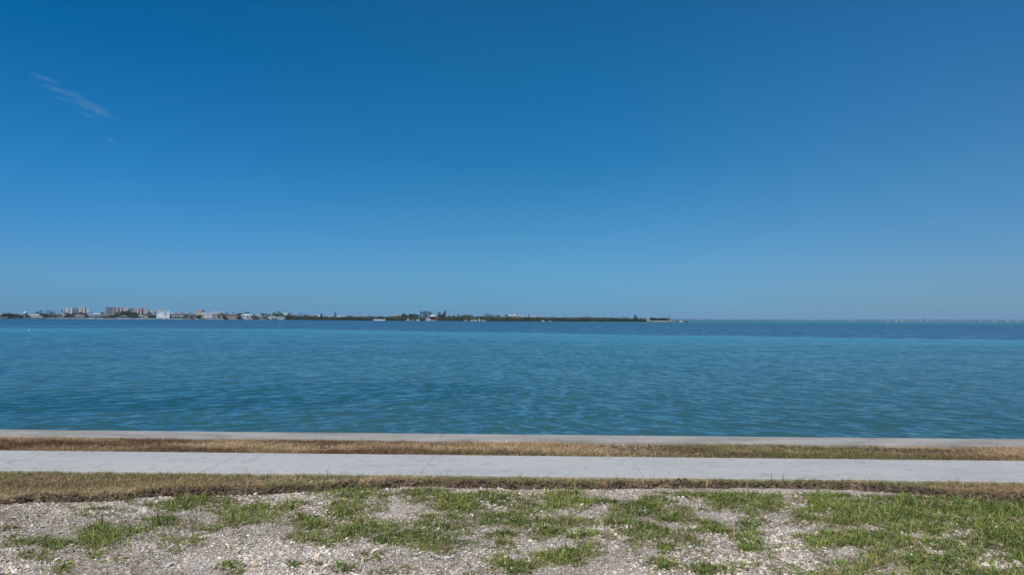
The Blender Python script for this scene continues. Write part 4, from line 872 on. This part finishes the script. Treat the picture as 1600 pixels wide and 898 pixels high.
    return _tm[key]
_cm = {}
def tree(kind, px, ytop, D, label, col='green', wide=1.0, group=None, v=None, cat='tree', base=LAND):
    v = random.randrange(4) if v is None else v
    tm, cm, h0 = tree_meshes(kind, v)
    k = (kind, v, col)
    if k not in _cm:
        c = cm.copy(); c.materials.clear(); c.materials.append(LM[col]); _cm[k] = c
    if not tm.materials: tm.materials.append(BARK)
    H = pZ(px, ytop, D)-base; s = H/h0
    nm = {'palm': 'palm_tree', 'broad': 'leafy_tree', 'shrub': 'shrub', 'bare': 'bare_tree', 'tall': 'tall_tree', 'cone': 'conifer', 'snag': 'leaning_tree'}[kind]
    r = empty(nm, (pX(px, D), D, base), random.uniform(0, 6.28) if kind != 'snag' else 0); wide *= 0.75 if kind == 'bare' else 1.25; r.scale = (s*wide, s*wide, s); tag(r, label, cat, group)
    link('trunk', tm, None, r); link('crown', _cm[k], None, r); return r
G1 = 'trees and palms among the waterfront houses'; G2 = 'mangroves along the island shore'
# singled-out trees
tree('shrub', 5, 491, 1004, 'grey-green shrub in front of the low white house at the left edge', 'olive', 1.6, G1, cat='shrub')
tree('shrub', 13, 490.5, 1003, 'wide grey-green shrub just right of the low white house', 'olive', 1.5, G1, cat='shrub')
tree('shrub', 19, 489, 1004, 'tallest grey-green shrub between low white house and turret house', 'olive', 1.4, G1, cat='shrub')
tree('bare', 26, 490, 1004, 'bare grey-brown shrub left of the turret', 'grey', 1.0, G1, cat='shrub')
tree('shrub', 30.5, 491, 1000, 'darker grey shrub touching the turret house', 'grey', 1.1, G1, cat='shrub')
for p, t, l in [(42.5, 488.5, 'dark round treetop just behind the turret'), (47, 488.4, 'dark treetop over the left part of the turret house roof'), (51, 488, 'dark treetop over the middle of the turret house roof')]:
    tree('broad', p, t, 1050, l, 'dark', 0.5, G1)
tree('palm', 58, 486, 1040, 'palm over the right part of the turret house roof', 'dark', 1.2, G1)
tree('palm', 65, 484.4, 1040, 'tall palm behind the right end of the turret house', 'dark', 1.3, G1)
tree('broad', 62, 487.5, 1045, 'dark green tree below the palms behind the turret house', 'dark', 0.8, G1)
tree('bare', 79, 483.8, 1030, 'big bare brown tree above the yellow house', 'brown', 1.15, G1)
tree('shrub', 73, 489.5, 1004, 'light green tree between turret house and yellow house', 'green', 1.3, G1)
tree('cone', 93, 488, 1030, 'small dark palm-like treetop above the pink house', 'dark', 0.6, G1)
tree('palm', 99, 486.8, 1030, 'slim pale palm left of the left tower block', 'olive', 1.0, G1)
tree('palm', 98, 483, 1200, 'thin palm at the left edge of the left tower block', 'dark', 1.0, G1)
tree('broad', 106, 487, 1030, 'olive green tree in front of the left tower block', 'olive', 1.0, G1)
tree('broad', 110, 488.5, 1022, 'brownish tree in front of the left tower block', 'brown', 0.9, G1)
tree('palm', 115, 487.2, 1040, 'dark palm under the grey balcony wing of the left tower block', 'dark', 1.2, G1)
tree('broad', 120, 487.8, 1040, 'blue-green tree under the grey balcony wing', 'dark', 1.0, G1)
tree('palm', 125, 488.4, 1035, 'feathery palm left below the right tower block', 'dark', 1.1, G1)
tree('broad', 131, 487.2, 1035, 'grey-green tree below the middle of the right tower block', 'grey', 1.1, G1)
tree('palm', 137, 487.6, 1030, 'palm at the right corner of the right tower block', 'dark', 1.2, G1)
tree('broad', 142, 487.4, 1060, 'dark treetop behind the left end of the broad white house', 'dark', 0.6, G1)
tree('broad', 158, 486.8, 1060, 'dark treetop behind the right end of the broad white house', 'dark', 0.7, G1)
tree('cone', 160.3, 488, 1010, 'dark narrow tree between the broad white house and the taupe house', 'dark', 0.8, G1)
tree('shrub', 180, 490.8, 1006, 'green tree with pale palm trunk beside the taupe house', 'green', 1.2, G1)
tree('palm', 184, 489.5, 1010, 'palm just left of the grey-blue house', 'olive', 1.2, G1)
for p, t, c, l in [(186, 487, 'olive', 'leftmost crown of the tree belt below the taupe condominium'), (190, 485.3, 'olive', 'yellow-green crown below the taupe condominium'), (194.5, 483.5, 'olive', 'tallest yellow-green tree between the two condominiums'),
                   (199, 485, 'green', 'green tree between the two condominiums right of the tallest'), (203.5, 486, 'green', 'bright green tree below the left wing of the pinkish condominium'), (208, 487, 'green', 'round green tree below the pinkish condominium'), (212.5, 488, 'olive', 'olive tree above the left side of the white gabled house')]:
    tree('broad', p, t, 1100, l, c, 1.1, G1)
tree('broad', 219, 489.3, 1060, 'green treetop above the white gabled house', 'olive', 0.9, G1); tree('broad', 224, 489.7, 1055, 'dark treetop right above the white gabled house', 'dark', 0.8, G1)
tree('palm', 229, 489, 1010, 'palm between the white gabled house and the grey villa', 'dark', 1.2, G1); tree('broad', 234, 488.5, 1050, 'dark tree behind the grey villa', 'dark', 0.9, G1)
tree('palm', 241.8, 486.2, 1010, 'tall dark palm at the left wall of the tall white modern house', 'dark', 1.2, G1); tree('cone', 242.6, 490, 1004, 'dark column-shaped tree beside the tall white modern house', 'dark', 0.7, G1)
tree('cone', 266, 490.5, 1003, 'dark cypress between modern house and the wide white house', 'dark', 0.9, G1)
tree('palm', 287, 488, 1015, 'dark palm at the right end of the wide white house', 'dark', 1.0, G1); tree('broad', 290, 491.5, 1003, 'olive bush before the house with the cupola', 'olive', 0.8, G1)
tree('palm', 297.5, 487.8, 1020, 'dark palm over the dusty pink house', 'dark', 1.0, G1); tree('palm', 301, 489, 1018, 'lower dark palm over the dusty pink house', 'dark', 0.9, G1)
tree('palm', 305, 489.8, 1004, 'brown palm at the left corner of the cream condominium', 'brown', 1.0, G1); tree('shrub', 311, 491.5, 1003, 'dark green bush in front of the olive house', 'dark', 0.9, G1, cat='shrub')
for p, t, l in [(337, 490, 'green tree above the grey row house'), (343, 488.6, 'green tree before the small white condominium'), (348, 488.2, 'bluish green tree left above the salmon house')]: tree('broad', p, t, 1030, l, 'green', 0.9, G1)
for p, t, l in [(353, 488, 'dark treetop above the left part of the salmon house'), (358, 488.3, 'second dark treetop above the salmon house'), (364.5, 487, 'dark palm crown above the salmon house'), (370, 488.5, 'dark tree right behind the salmon house'), (374.5, 488.6, 'dark tree in the gap left of the bluish house'), (380, 488.2, 'dark green tree behind the left part of the bluish house')]:
    tree('broad' if p != 364.5 else 'palm', p, t, 1045, l, 'dark', 0.8, G1)
tree('palm', 385.8, 486.8, 1040, 'tall dark palm behind the centre of the bluish house', 'dark', 1.1, G1); tree('palm', 389.5, 487.4, 1040, 'dark palm behind the right part of the bluish house', 'dark', 1.0, G1)
for p, t, l in [(399, 490.3, 'dark tree behind the left end of the terracotta house'), (409.5, 488.8, 'dark tree behind the right end of the terracotta house'), (414.5, 489, 'dark palm-topped tree above the sand-coloured house'), (421, 489.3, 'dark treetop above the colonnade house'), (428, 490, 'dark tree behind the right end of the colonnade house')]: tree('broad', p, t, 1040, l, 'dark', 0.7, G1)
tree('palm', 435.5, 485.2, 1030, 'tallest palm behind the houseboat', 'green', 1.3, G1); tree('broad', 434, 488, 1025, 'green tree behind the left part of the houseboat', 'green', 1.0, G1); tree('broad', 440, 488.5, 1025, 'green tree behind the right part of the houseboat', 'green', 1.0, G1)
tree('palm', 454, 487.8, 1200, 'dark palm above the purple-grey house', 'dark', 1.2, G1)
for p, t in [(467, 489.4), (471, 489.2), (475, 490.3), (481, 490.4)]: tree('palm', p, t, 1150, 'dark palm over the mangroves between lilac house and red-roofed house, %s of four' % {467: 'leftmost', 471: 'second', 475: 'third', 481: 'rightmost'}[p], 'dark', 1.0, G2)
tree('cone', 502.3, 489.2, 1120, 'dark conifer left of the long low white building', 'dark', 1.1, G2)
tree('tall', 524.5, 486.4, 1000, 'dark leaning tall tree standing alone above the mangroves', 'mauve', 0.9, G2, v=1)
tree('cone', 517, 493.4, 1100, 'small dark tree between cream building and the leaning tall tree', 'dark', 1.0, G2); tree('cone', 547.5, 493, 1150, 'small dark tree at the left end of the greyish long block', 'dark', 1.0, G2)
for p, t, c, l in [(629, 490.5, 'grey', 'greyish tree right of the brick red building'), (633.5, 489, 'dark', 'dark blue-green tree second right of the brick red building'), (639, 489.7, 'dark', 'dark tree left of the motorboat'), (644, 490.5, 'olive', 'olive tree above the tiny skiff'), (649.5, 489.5, 'dark', 'dark rising tree left of the sailboat masts')]: tree('broad', p, t, 960, l, c, 0.9, G2)
for p, t, c, w_, l in [(657.5, 484.3, 'dark', 0.55, 'tall dark tree directly behind the sailboat masts'), (661.5, 485.6, 'dark', 0.5, 'tall dark tree just right of the masts'), (664.5, 484.6, 'grey', 0.55, 'tall grey wispy tree, first in the high clump'), (667, 484, 'grey', 0.5, 'tallest grey wispy tree in the high clump'), (670.5, 484.3, 'grey', 0.5, 'grey wispy tree at the right of the high clump'),
                       (693.5, 486.5, 'mauve', 0.5, 'thin mauve tree left of the tall dark tree beyond the boathouse'), (695, 483.8, 'mauve', 0.6, 'tall dark mauve tree right of the boathouse roof')]: tree('tall', p, t, 965, l, c, w_*1.25, G2)
tree('palm', 673.3, 486.8, 968, 'single dark palm crown just left above the white boathouse roof', 'dark', 1.3, G2); tree('palm', 685, 486.2, 970, 'single dark palm crown right above the white boathouse roof', 'dark', 1.0, G2)
tree('broad', 688, 489.5, 955, 'dark ragged tree between boathouse and the tall mauve tree', 'grey', 0.9, G2); tree('broad', 691, 488.5, 958, 'brownish tree left of the tall mauve tree', 'grey', 0.8, G2)
tree('palm', 709.6, 491.2, 960, 'small dark palm right of the purple pavilion', 'dark', 1.0, G2); tree('cone', 716, 490.3, 955, 'dark conifer right of the purple pavilion', 'dark', 1.1, G2); tree('cone', 720, 491.5, 955, 'second smaller dark conifer right of the purple pavilion', 'dark', 1.0, G2)
for p, t, c, l in [(712, 492.5, 'olive', 'olive tree below the small dark palm'), (731, 490.7, 'olive', 'olive tree with a rounded top above the anchored low boat'), (734.5, 492, 'green', 'greener tree right of the rounded olive tree')]: tree('broad', p, t, 950, l, c, 1.2, G2)
tree('bare', 762.5, 488.9, 955, 'broad dome-shaped bare pinkish tree over the dark mound', 'brown', 1.05, G2); tree('bare', 769, 490.3, 960, 'smaller bare grey tree right of the dome-shaped one', 'grey', 0.8, G2)
tree('palm', 778.8, 491, 1000, 'dark palm crown alone over the mangroves right of the bare trees', 'dark', 1.0, G2); tree('palm', 789.3, 491.2, 1000, 'dark palm with blunt crown left of the beige apartments', 'dark', 1.2, G2); tree('cone', 792.5, 491, 1000, 'dark shaggy tree left of the beige apartments', 'dark', 1.0, G2)
tree('palm', 807.2, 489, 1150, 'thin palm over the beige apartments', 'dark', 0.8, G2); tree('cone', 826, 491.2, 1050, 'narrow dark tree right of the slate-roofed building', 'dark', 0.6, G2); tree('broad', 863, 493.6, 1000, 'low dark treetop above the small boats', 'dark', 0.7, G2)
for p, t in [(881, 493), (884, 492), (940, 494), (978, 493.2)]: tree('cone', p, t, 1000, {881: 'left one of two thin snags right of the small boats', 884: 'right one of two thin snags right of the small boats', 940: 'short thin snag alone over the middle of the long even mangrove belt', 978: 'thin snag over the belt just left of the high ragged tree'}[p], 'grey', 0.35, G2)
tree('tall', 991.5, 489.8, 960, 'dark ragged tree standing high over the belt left of the radio mast', 'mauve', 1.0, G2, v=2); tree('broad', 994.5, 493.2, 958, 'lower dark companion of the ragged tree left of the mast', 'mauve', 0.5, G2)
for i, (p, t) in enumerate([(1001, 497), (1003.5, 496.3), (1006.5, 496.4)]): tree('palm', p, t, 935, ['leftmost of three small palms left of the radio mast', 'middle of three small palms left of the radio mast', 'rightmost of three small palms left of the radio mast'][i], 'dark', 1.3, G2)
for i, p in enumerate([1019, 1022.5, 1027, 1030, 1033.5, 1037, 1040.5]):
    tree('shrub', p, [496.4, 496.0, 496.4, 496.7, 496.1, 496.3, 496.2][i], 925, 'low dark tree behind the sandy beach, %s of seven between radio mast and leaning trunk' % ['first', 'second', 'third', 'fourth', 'fifth', 'sixth', 'last'][i], 'dark', 0.9, G2)
tree('snag', 1041.5, 489.8, 922, 'bare trunk leaning steeply right near the island tip', 'dark', 0.8, G2); tree('palm', 1049.5, 497.4, 925, 'last small dark palm before the island tip', 'dark', 1.4, G2)
for p, t, c, l in [(72, 492.5, 'green', 'low green bush right of the long white turret house'), (104.5, 491.5, 'olive', 'low olive bush beside the small pale pink house'), (111.5, 491.8, 'green', 'round green bush at the left end of the white villa'), (135.5, 492, 'green', 'green bush at the right end of the white villa'),
                   (163, 493, 'olive', 'low bush before the left end of the taupe house'), (174.5, 492.6, 'green', 'low bush before the right end of the taupe house'), (203, 491.5, 'green', 'green bush over the small dull pink house'), (209.5, 492, 'olive', 'olive bush left of the white gabled house'), (213, 493.4, 'green', 'lowest bush touching the white gabled house'),
                   (236, 493, 'dark', 'dark bush before the grey villa'), (241, 493.5, 'green', 'green bush right of the grey villa'), (277, 494, 'green', 'low green hedge plant before the wide white house'), (300, 494, 'olive', 'low bush before the dusty pink house'), (349.8, 492.5, 'green', 'green bush left of the salmon house'),
                   (373.8, 493, 'green', 'green bush between salmon house and bluish house'), (396, 493.5, 'dark', 'dark bush right of the bluish house'), (415.5, 494, 'green', 'green bush left of the colonnade house'), (448.5, 492, 'green', 'tall green bush where the mangroves begin')]:
    tree('shrub', p, t, 1001, l, c, 0.9, G1, cat='shrub')
# mangroves one can tell apart only as a belt: single bushes near the front, built one by one
belt = [(448, 491.5, 494), (500, 494.2, 494.5), (560, 494.5, 495.5), (585, 495, 496), (612, 494, 495), (630, 494, 495), (655, 496, 496.5), (700, 494.5, 496), (735, 494, 495), (752, 495, 496), (760, 493.5, 494.5), (800, 494, 495), (850, 495, 496), (900, 495.5, 496.2), (960, 496, 496.5), (1000, 497, 497.5), (1010, 498, 499)]
def mangroves():
    V = []; F = []; n0 = 0; r = np.random.default_rng(8)
    xs = [p for p in np.arange(447, 1009, 1.15) if not (664 < p < 682)]
    for p in xs:
        for row in range(2):
            D = shoreD(p) + (-4.5 + 9*row) + r.uniform(-1.5, 1.5); yt = np.interp(p, [b_[0] for b_ in belt], [b_[1] for b_ in belt]) - 0.5 + r.uniform(-0.8, 1.0) - 1.6*(vnoise(p*0.13, 3.3)-0.4) + (0.9 if row == 0 else 0)
            H = max(1.2, pZ(p, yt, D)-WATER); q = p + r.uniform(-0.8, 0.8)
            a, f = leaf_cloud(130, 1.7, 2.0, H*0.55, 0, 0.36, int(p*10)+row, 5); a = a + np.array([pX(q, D), D, WATER+H*0.5])
            a[:, 2] = np.clip(a[:, 2], WATER+0.1, None); V.append(a); F.append(f+n0); n0 += len(a)
    m, nt, b = newmat('mangrove_leaves', 0.6, 0.25); n = noise(nt, 0.08, 5, wpos(nt)); n2 = noise(nt, 0.9, 3, wpos(nt))
    c = ramp(nt, n.outputs[0], [(0.35, (0.060, 0.080, 0.040)), (0.5, (0.105, 0.120, 0.050)), (0.62, (0.160, 0.145, 0.075))]); d = ramp(nt, n2.outputs[0], [(0.3, (0.6,)*3), (0.7, (1.4,)*3)])
    nt.links.new(mixc(nt, 1, c, d, 'MULTIPLY'), b.inputs['Base Color'])
    o = link('mangrove_belt', np_mesh('mangrove_belt', np.vstack(V), np.vstack(F)), m); tag(o, 'continuous low mangrove belt along the island water edge', 'mangroves', kind='stuff')
mangroves()
# --- shore beyond the bay on the right
def far_coast():
    V = []; F = []; n0 = 0; r = np.random.default_rng(21); D0 = 4300
    for p in np.arange(640, 1850, 1.3):
        D = D0 + r.uniform(0, 250); h = (7.0 + 6.0*sstep(1290, 1430, p))*r.uniform(0.75, 1.15) + (4 if r.random() < 0.03 else 0); a, f = leaf_cloud(26, 5, 6, h*0.5, 0, 1.6, int(p), 4)
        a = a + np.array([pX(p, D, 502), D, WATER+h*0.5]); a[:, 2] = np.clip(a[:, 2], WATER, None); V.append(a); F.append(f+n0); n0 += len(a)
    o = link('distant_woods', np_mesh('distant_woods', np.vstack(V), np.vstack(F)), LM['dark']); tag(o, 'low dark wooded coast on the far side of the bay at the right', 'woods', kind='stuff')
    x0, x1 = pX(620, D0, 502), pX(1900, D0, 502)
    l = MB().box(x0, x1, D0-10, D0+900, WATER-0.5, WATER+0.9).build('distant_coast', SANDM); tag(l, kind='structure')
far_coast()
for i, (p, w_, h, c_, lab) in enumerate([(1072+20, 1.2, 7, WHITE, 'tiny pale marker tower on the far bay coast right of the island tip'), (1131, 1.3, 6, WHITE, 'tiny white house on the far coast at the left third of the open water'),
    (1226, 1.6, 6, GREY, 'tiny grey house on the far coast near the middle of the right half'), (1268, 2.4, 6, WHITE, 'pale low building on the far coast left of the first clear white house'), (1334.5, 2.2, 6, (0.8,0.8,0.8), 'first clear white house from the left on the wooded far coast'),
    (1380, 2, 7, PINK, 'pinkish house on the far coast left of the bright white one'), (1388, 2, 9, (0.7,0.7,0.6), 'cream tall house on the far coast just left of the bright white one'), (1401.5, 2.4, 7, (0.82,0.82,0.82), 'brightest white house on the far coast'),
    (1410, 3.6, 11, (0.6,0.56,0.46), 'cream block on the far coast right of the brightest white house'), (1418, 3, 9, (0.5,0.48,0.42), 'duller beige block right of the cream block on the far coast'), (1425.5, 2.4, 7, (0.55,0.55,0.5), 'small beige house right of the duller beige block'), (1439, 1.6, 8, (0.82,0.82,0.82), 'narrow white house on the wooded far coast'),
    (1450, 1.6, 5, WHITE, 'low white shed on the far coast right of the narrow white house'), (1482, 1.4, 13, GREY, 'slim dark tower rising above the far woods'), (1533, 3, 5, WHITE, 'low white building on the far coast near the right side'), (1555, 4, 8, (0.6,0.6,0.62), 'grey white building on the far coast near the right side'), (1575, 4, 8, (0.66,0.66,0.66), 'pale long building on the far coast near the right edge'), (1592, 5, 5, WHITE, 'low white building on the far coast at the right edge')]):
    D = 4290; w_ *= 0.62; c_ = tuple(q*0.72 for q in c_); x0, x1 = pX(p-w_/2, D, 502), pX(p+w_/2, D, 502); r = empty('coast_house', ((x0+x1)/2, D, WATER+0.8)); tag(r, lab, 'house' if h < 13 else 'tower', 'buildings on the far bay coast'); w = (x1-x0)/2
    MB().box(-w, w, 0, 10, 0, h*0.75).build('wall', paint(c_), r); MB().hip(-w-0.4, w+0.4, -0.4, 10.4, h*0.75+0.003, h).build('roof', paint(tuple(q*0.85 for q in c_)), r)
    windows(r, -w*0.9, w*0.9, 0, [h*0.2], max(1, int(w/3)), 1.5, 1.4)

# ------------------------------------------------------------------ cirrus wisps (thin clouds of real depth, lit by the sun)
def cirrus(name, blobs, dens, label, thick=60):
    D = 7000.0; m = MB()
    me = None; xs = [b_[0] for b_ in blobs]; V = []; F = []
    c0 = at(np.mean(xs), np.mean([b_[1] for b_ in blobs]), D); root = empty(name, tuple(c0)); tag(root, label, 'cloud', 'thin cirrus clouds')
    for (px, py, rx, ry, dn) in blobs:
        c = at(px, py, D); sx = rx*D/FPX; sz = ry*D/FPX
        o = bpy.data.objects.new('wisp', sphere_mesh()); COL.objects.link(o); o.parent = root; o.location = Vector(c)-Vector(c0); o.scale = (sx, max(sx*0.5, 80), sz)
        o.rotation_euler.y = R(18 if rx > 8 else 0)
        mt = bpy.data.materials.new('cirrus_ice'); mt.use_nodes = True; nt = mt.node_tree; nt.nodes.clear()
        out = nt.nodes.new('ShaderNodeOutputMaterial'); vol = nt.nodes.new('ShaderNodeVolumePrincipled'); nt.links.new(vol.outputs[0], out.inputs['Volume'])
        vol.inputs['Color'].default_value = (0.95, 0.95, 1, 1); vol.inputs['Anisotropy'].default_value = 0.0
        t = nt.nodes.new('ShaderNodeTexCoord'); ln = nt.nodes.new('ShaderNodeVectorMath'); ln.operation = 'LENGTH'; nt.links.new(t.outputs['Object'], ln.inputs[0])
        mp = nt.nodes.new('ShaderNodeMapping'); mp.inputs['Scale'].default_value = (1.3, 0.4, 3.6); mp.inputs['Location'].default_value = (px, py, 0); nt.links.new(t.outputs['Object'], mp.inputs[0])
        nz = noise(nt, 1.4, 8, mp.outputs[0], 0.65, 0.8)
        f = mth(nt, 'SUBTRACT', 1.0, ln.outputs['Value'], clamp=True); f = mth(nt, 'MULTIPLY', mth(nt, 'POWER', f, 1.2), mth(nt, 'MAXIMUM', mth(nt, 'SUBTRACT', mth(nt, 'MULTIPLY', nz.outputs[0], 7.0), 3.0), 0.03))
        nt.links.new(mth(nt, 'MULTIPLY', f, dens*dn/sx), vol.inputs['Density'])
        o.material_slots[0].link = 'OBJECT'; o.material_slots[0].material = mt
_sph = None
def sphere_mesh():
    global _sph
    if _sph is None:
        V = []; F = []; n, k = 16, 10
        for i in range(1, k):
            for j in range(n): V.append((math.sin(math.pi*i/k)*math.cos(2*math.pi*j/n), math.sin(math.pi*i/k)*math.sin(2*math.pi*j/n), math.cos(math.pi*i/k)))
        V += [(0,0,1), (0,0,-1)]; t, b = len(V)-2, len(V)-1
        for i in range(k-2):
            for j in range(n): F.append((i*n+j, (i+1)*n+j, (i+1)*n+(j+1) % n, i*n+(j+1) % n))
        for j in range(n): F.append((t, j, (j+1) % n)); F.append((b, (k-2)*n+(j+1) % n, (k-2)*n+j))
        _sph = bpy.data.meshes.new('wisp'); _sph.from_pydata(V, [], F); _sph.update(); _sph.materials.append(None)
    return _sph
cirrus('cirrus_cloud', [(68, 122, 36, 4.5, 1.0), (84, 139, 26, 5, 0.8), (112, 148, 34, 8, 0.9), (140, 166, 36, 9, 1.7), (160, 178, 24, 8, 0.9), (100, 156, 26, 3, 0.7), (138, 180, 18, 4, 0.6)], 0.42, 'faint wispy streak of cirrus high in the left part of the sky')
cirrus('cloud_puff', [(173.5, 219.5, 3.2, 3.6, 1.2), (170, 227, 2.6, 2.6, 1.0)], 0.13, 'tiny pale double puff below the cirrus streak')

# ------------------------------------------------------------------ air
hm = bpy.data.materials.new('sea_haze'); hm.use_nodes = True; hm.node_tree.nodes.clear(); nt = hm.node_tree
ho = nt.nodes.new('ShaderNodeOutputMaterial'); hv = nt.nodes.new('ShaderNodeVolumePrincipled'); nt.links.new(hv.outputs[0], ho.inputs['Volume'])
hv.inputs['Color'].default_value = (0.5, 0.72, 1, 1); hv.inputs['Density'].default_value = 0.000055; hv.inputs['Anisotropy'].default_value = 0.0
hz = MB().box(-11500, 11500, -60, 9400, WATER-2.2-1.5, 60).build('haze', hm); tag(hz, kind='stuff')
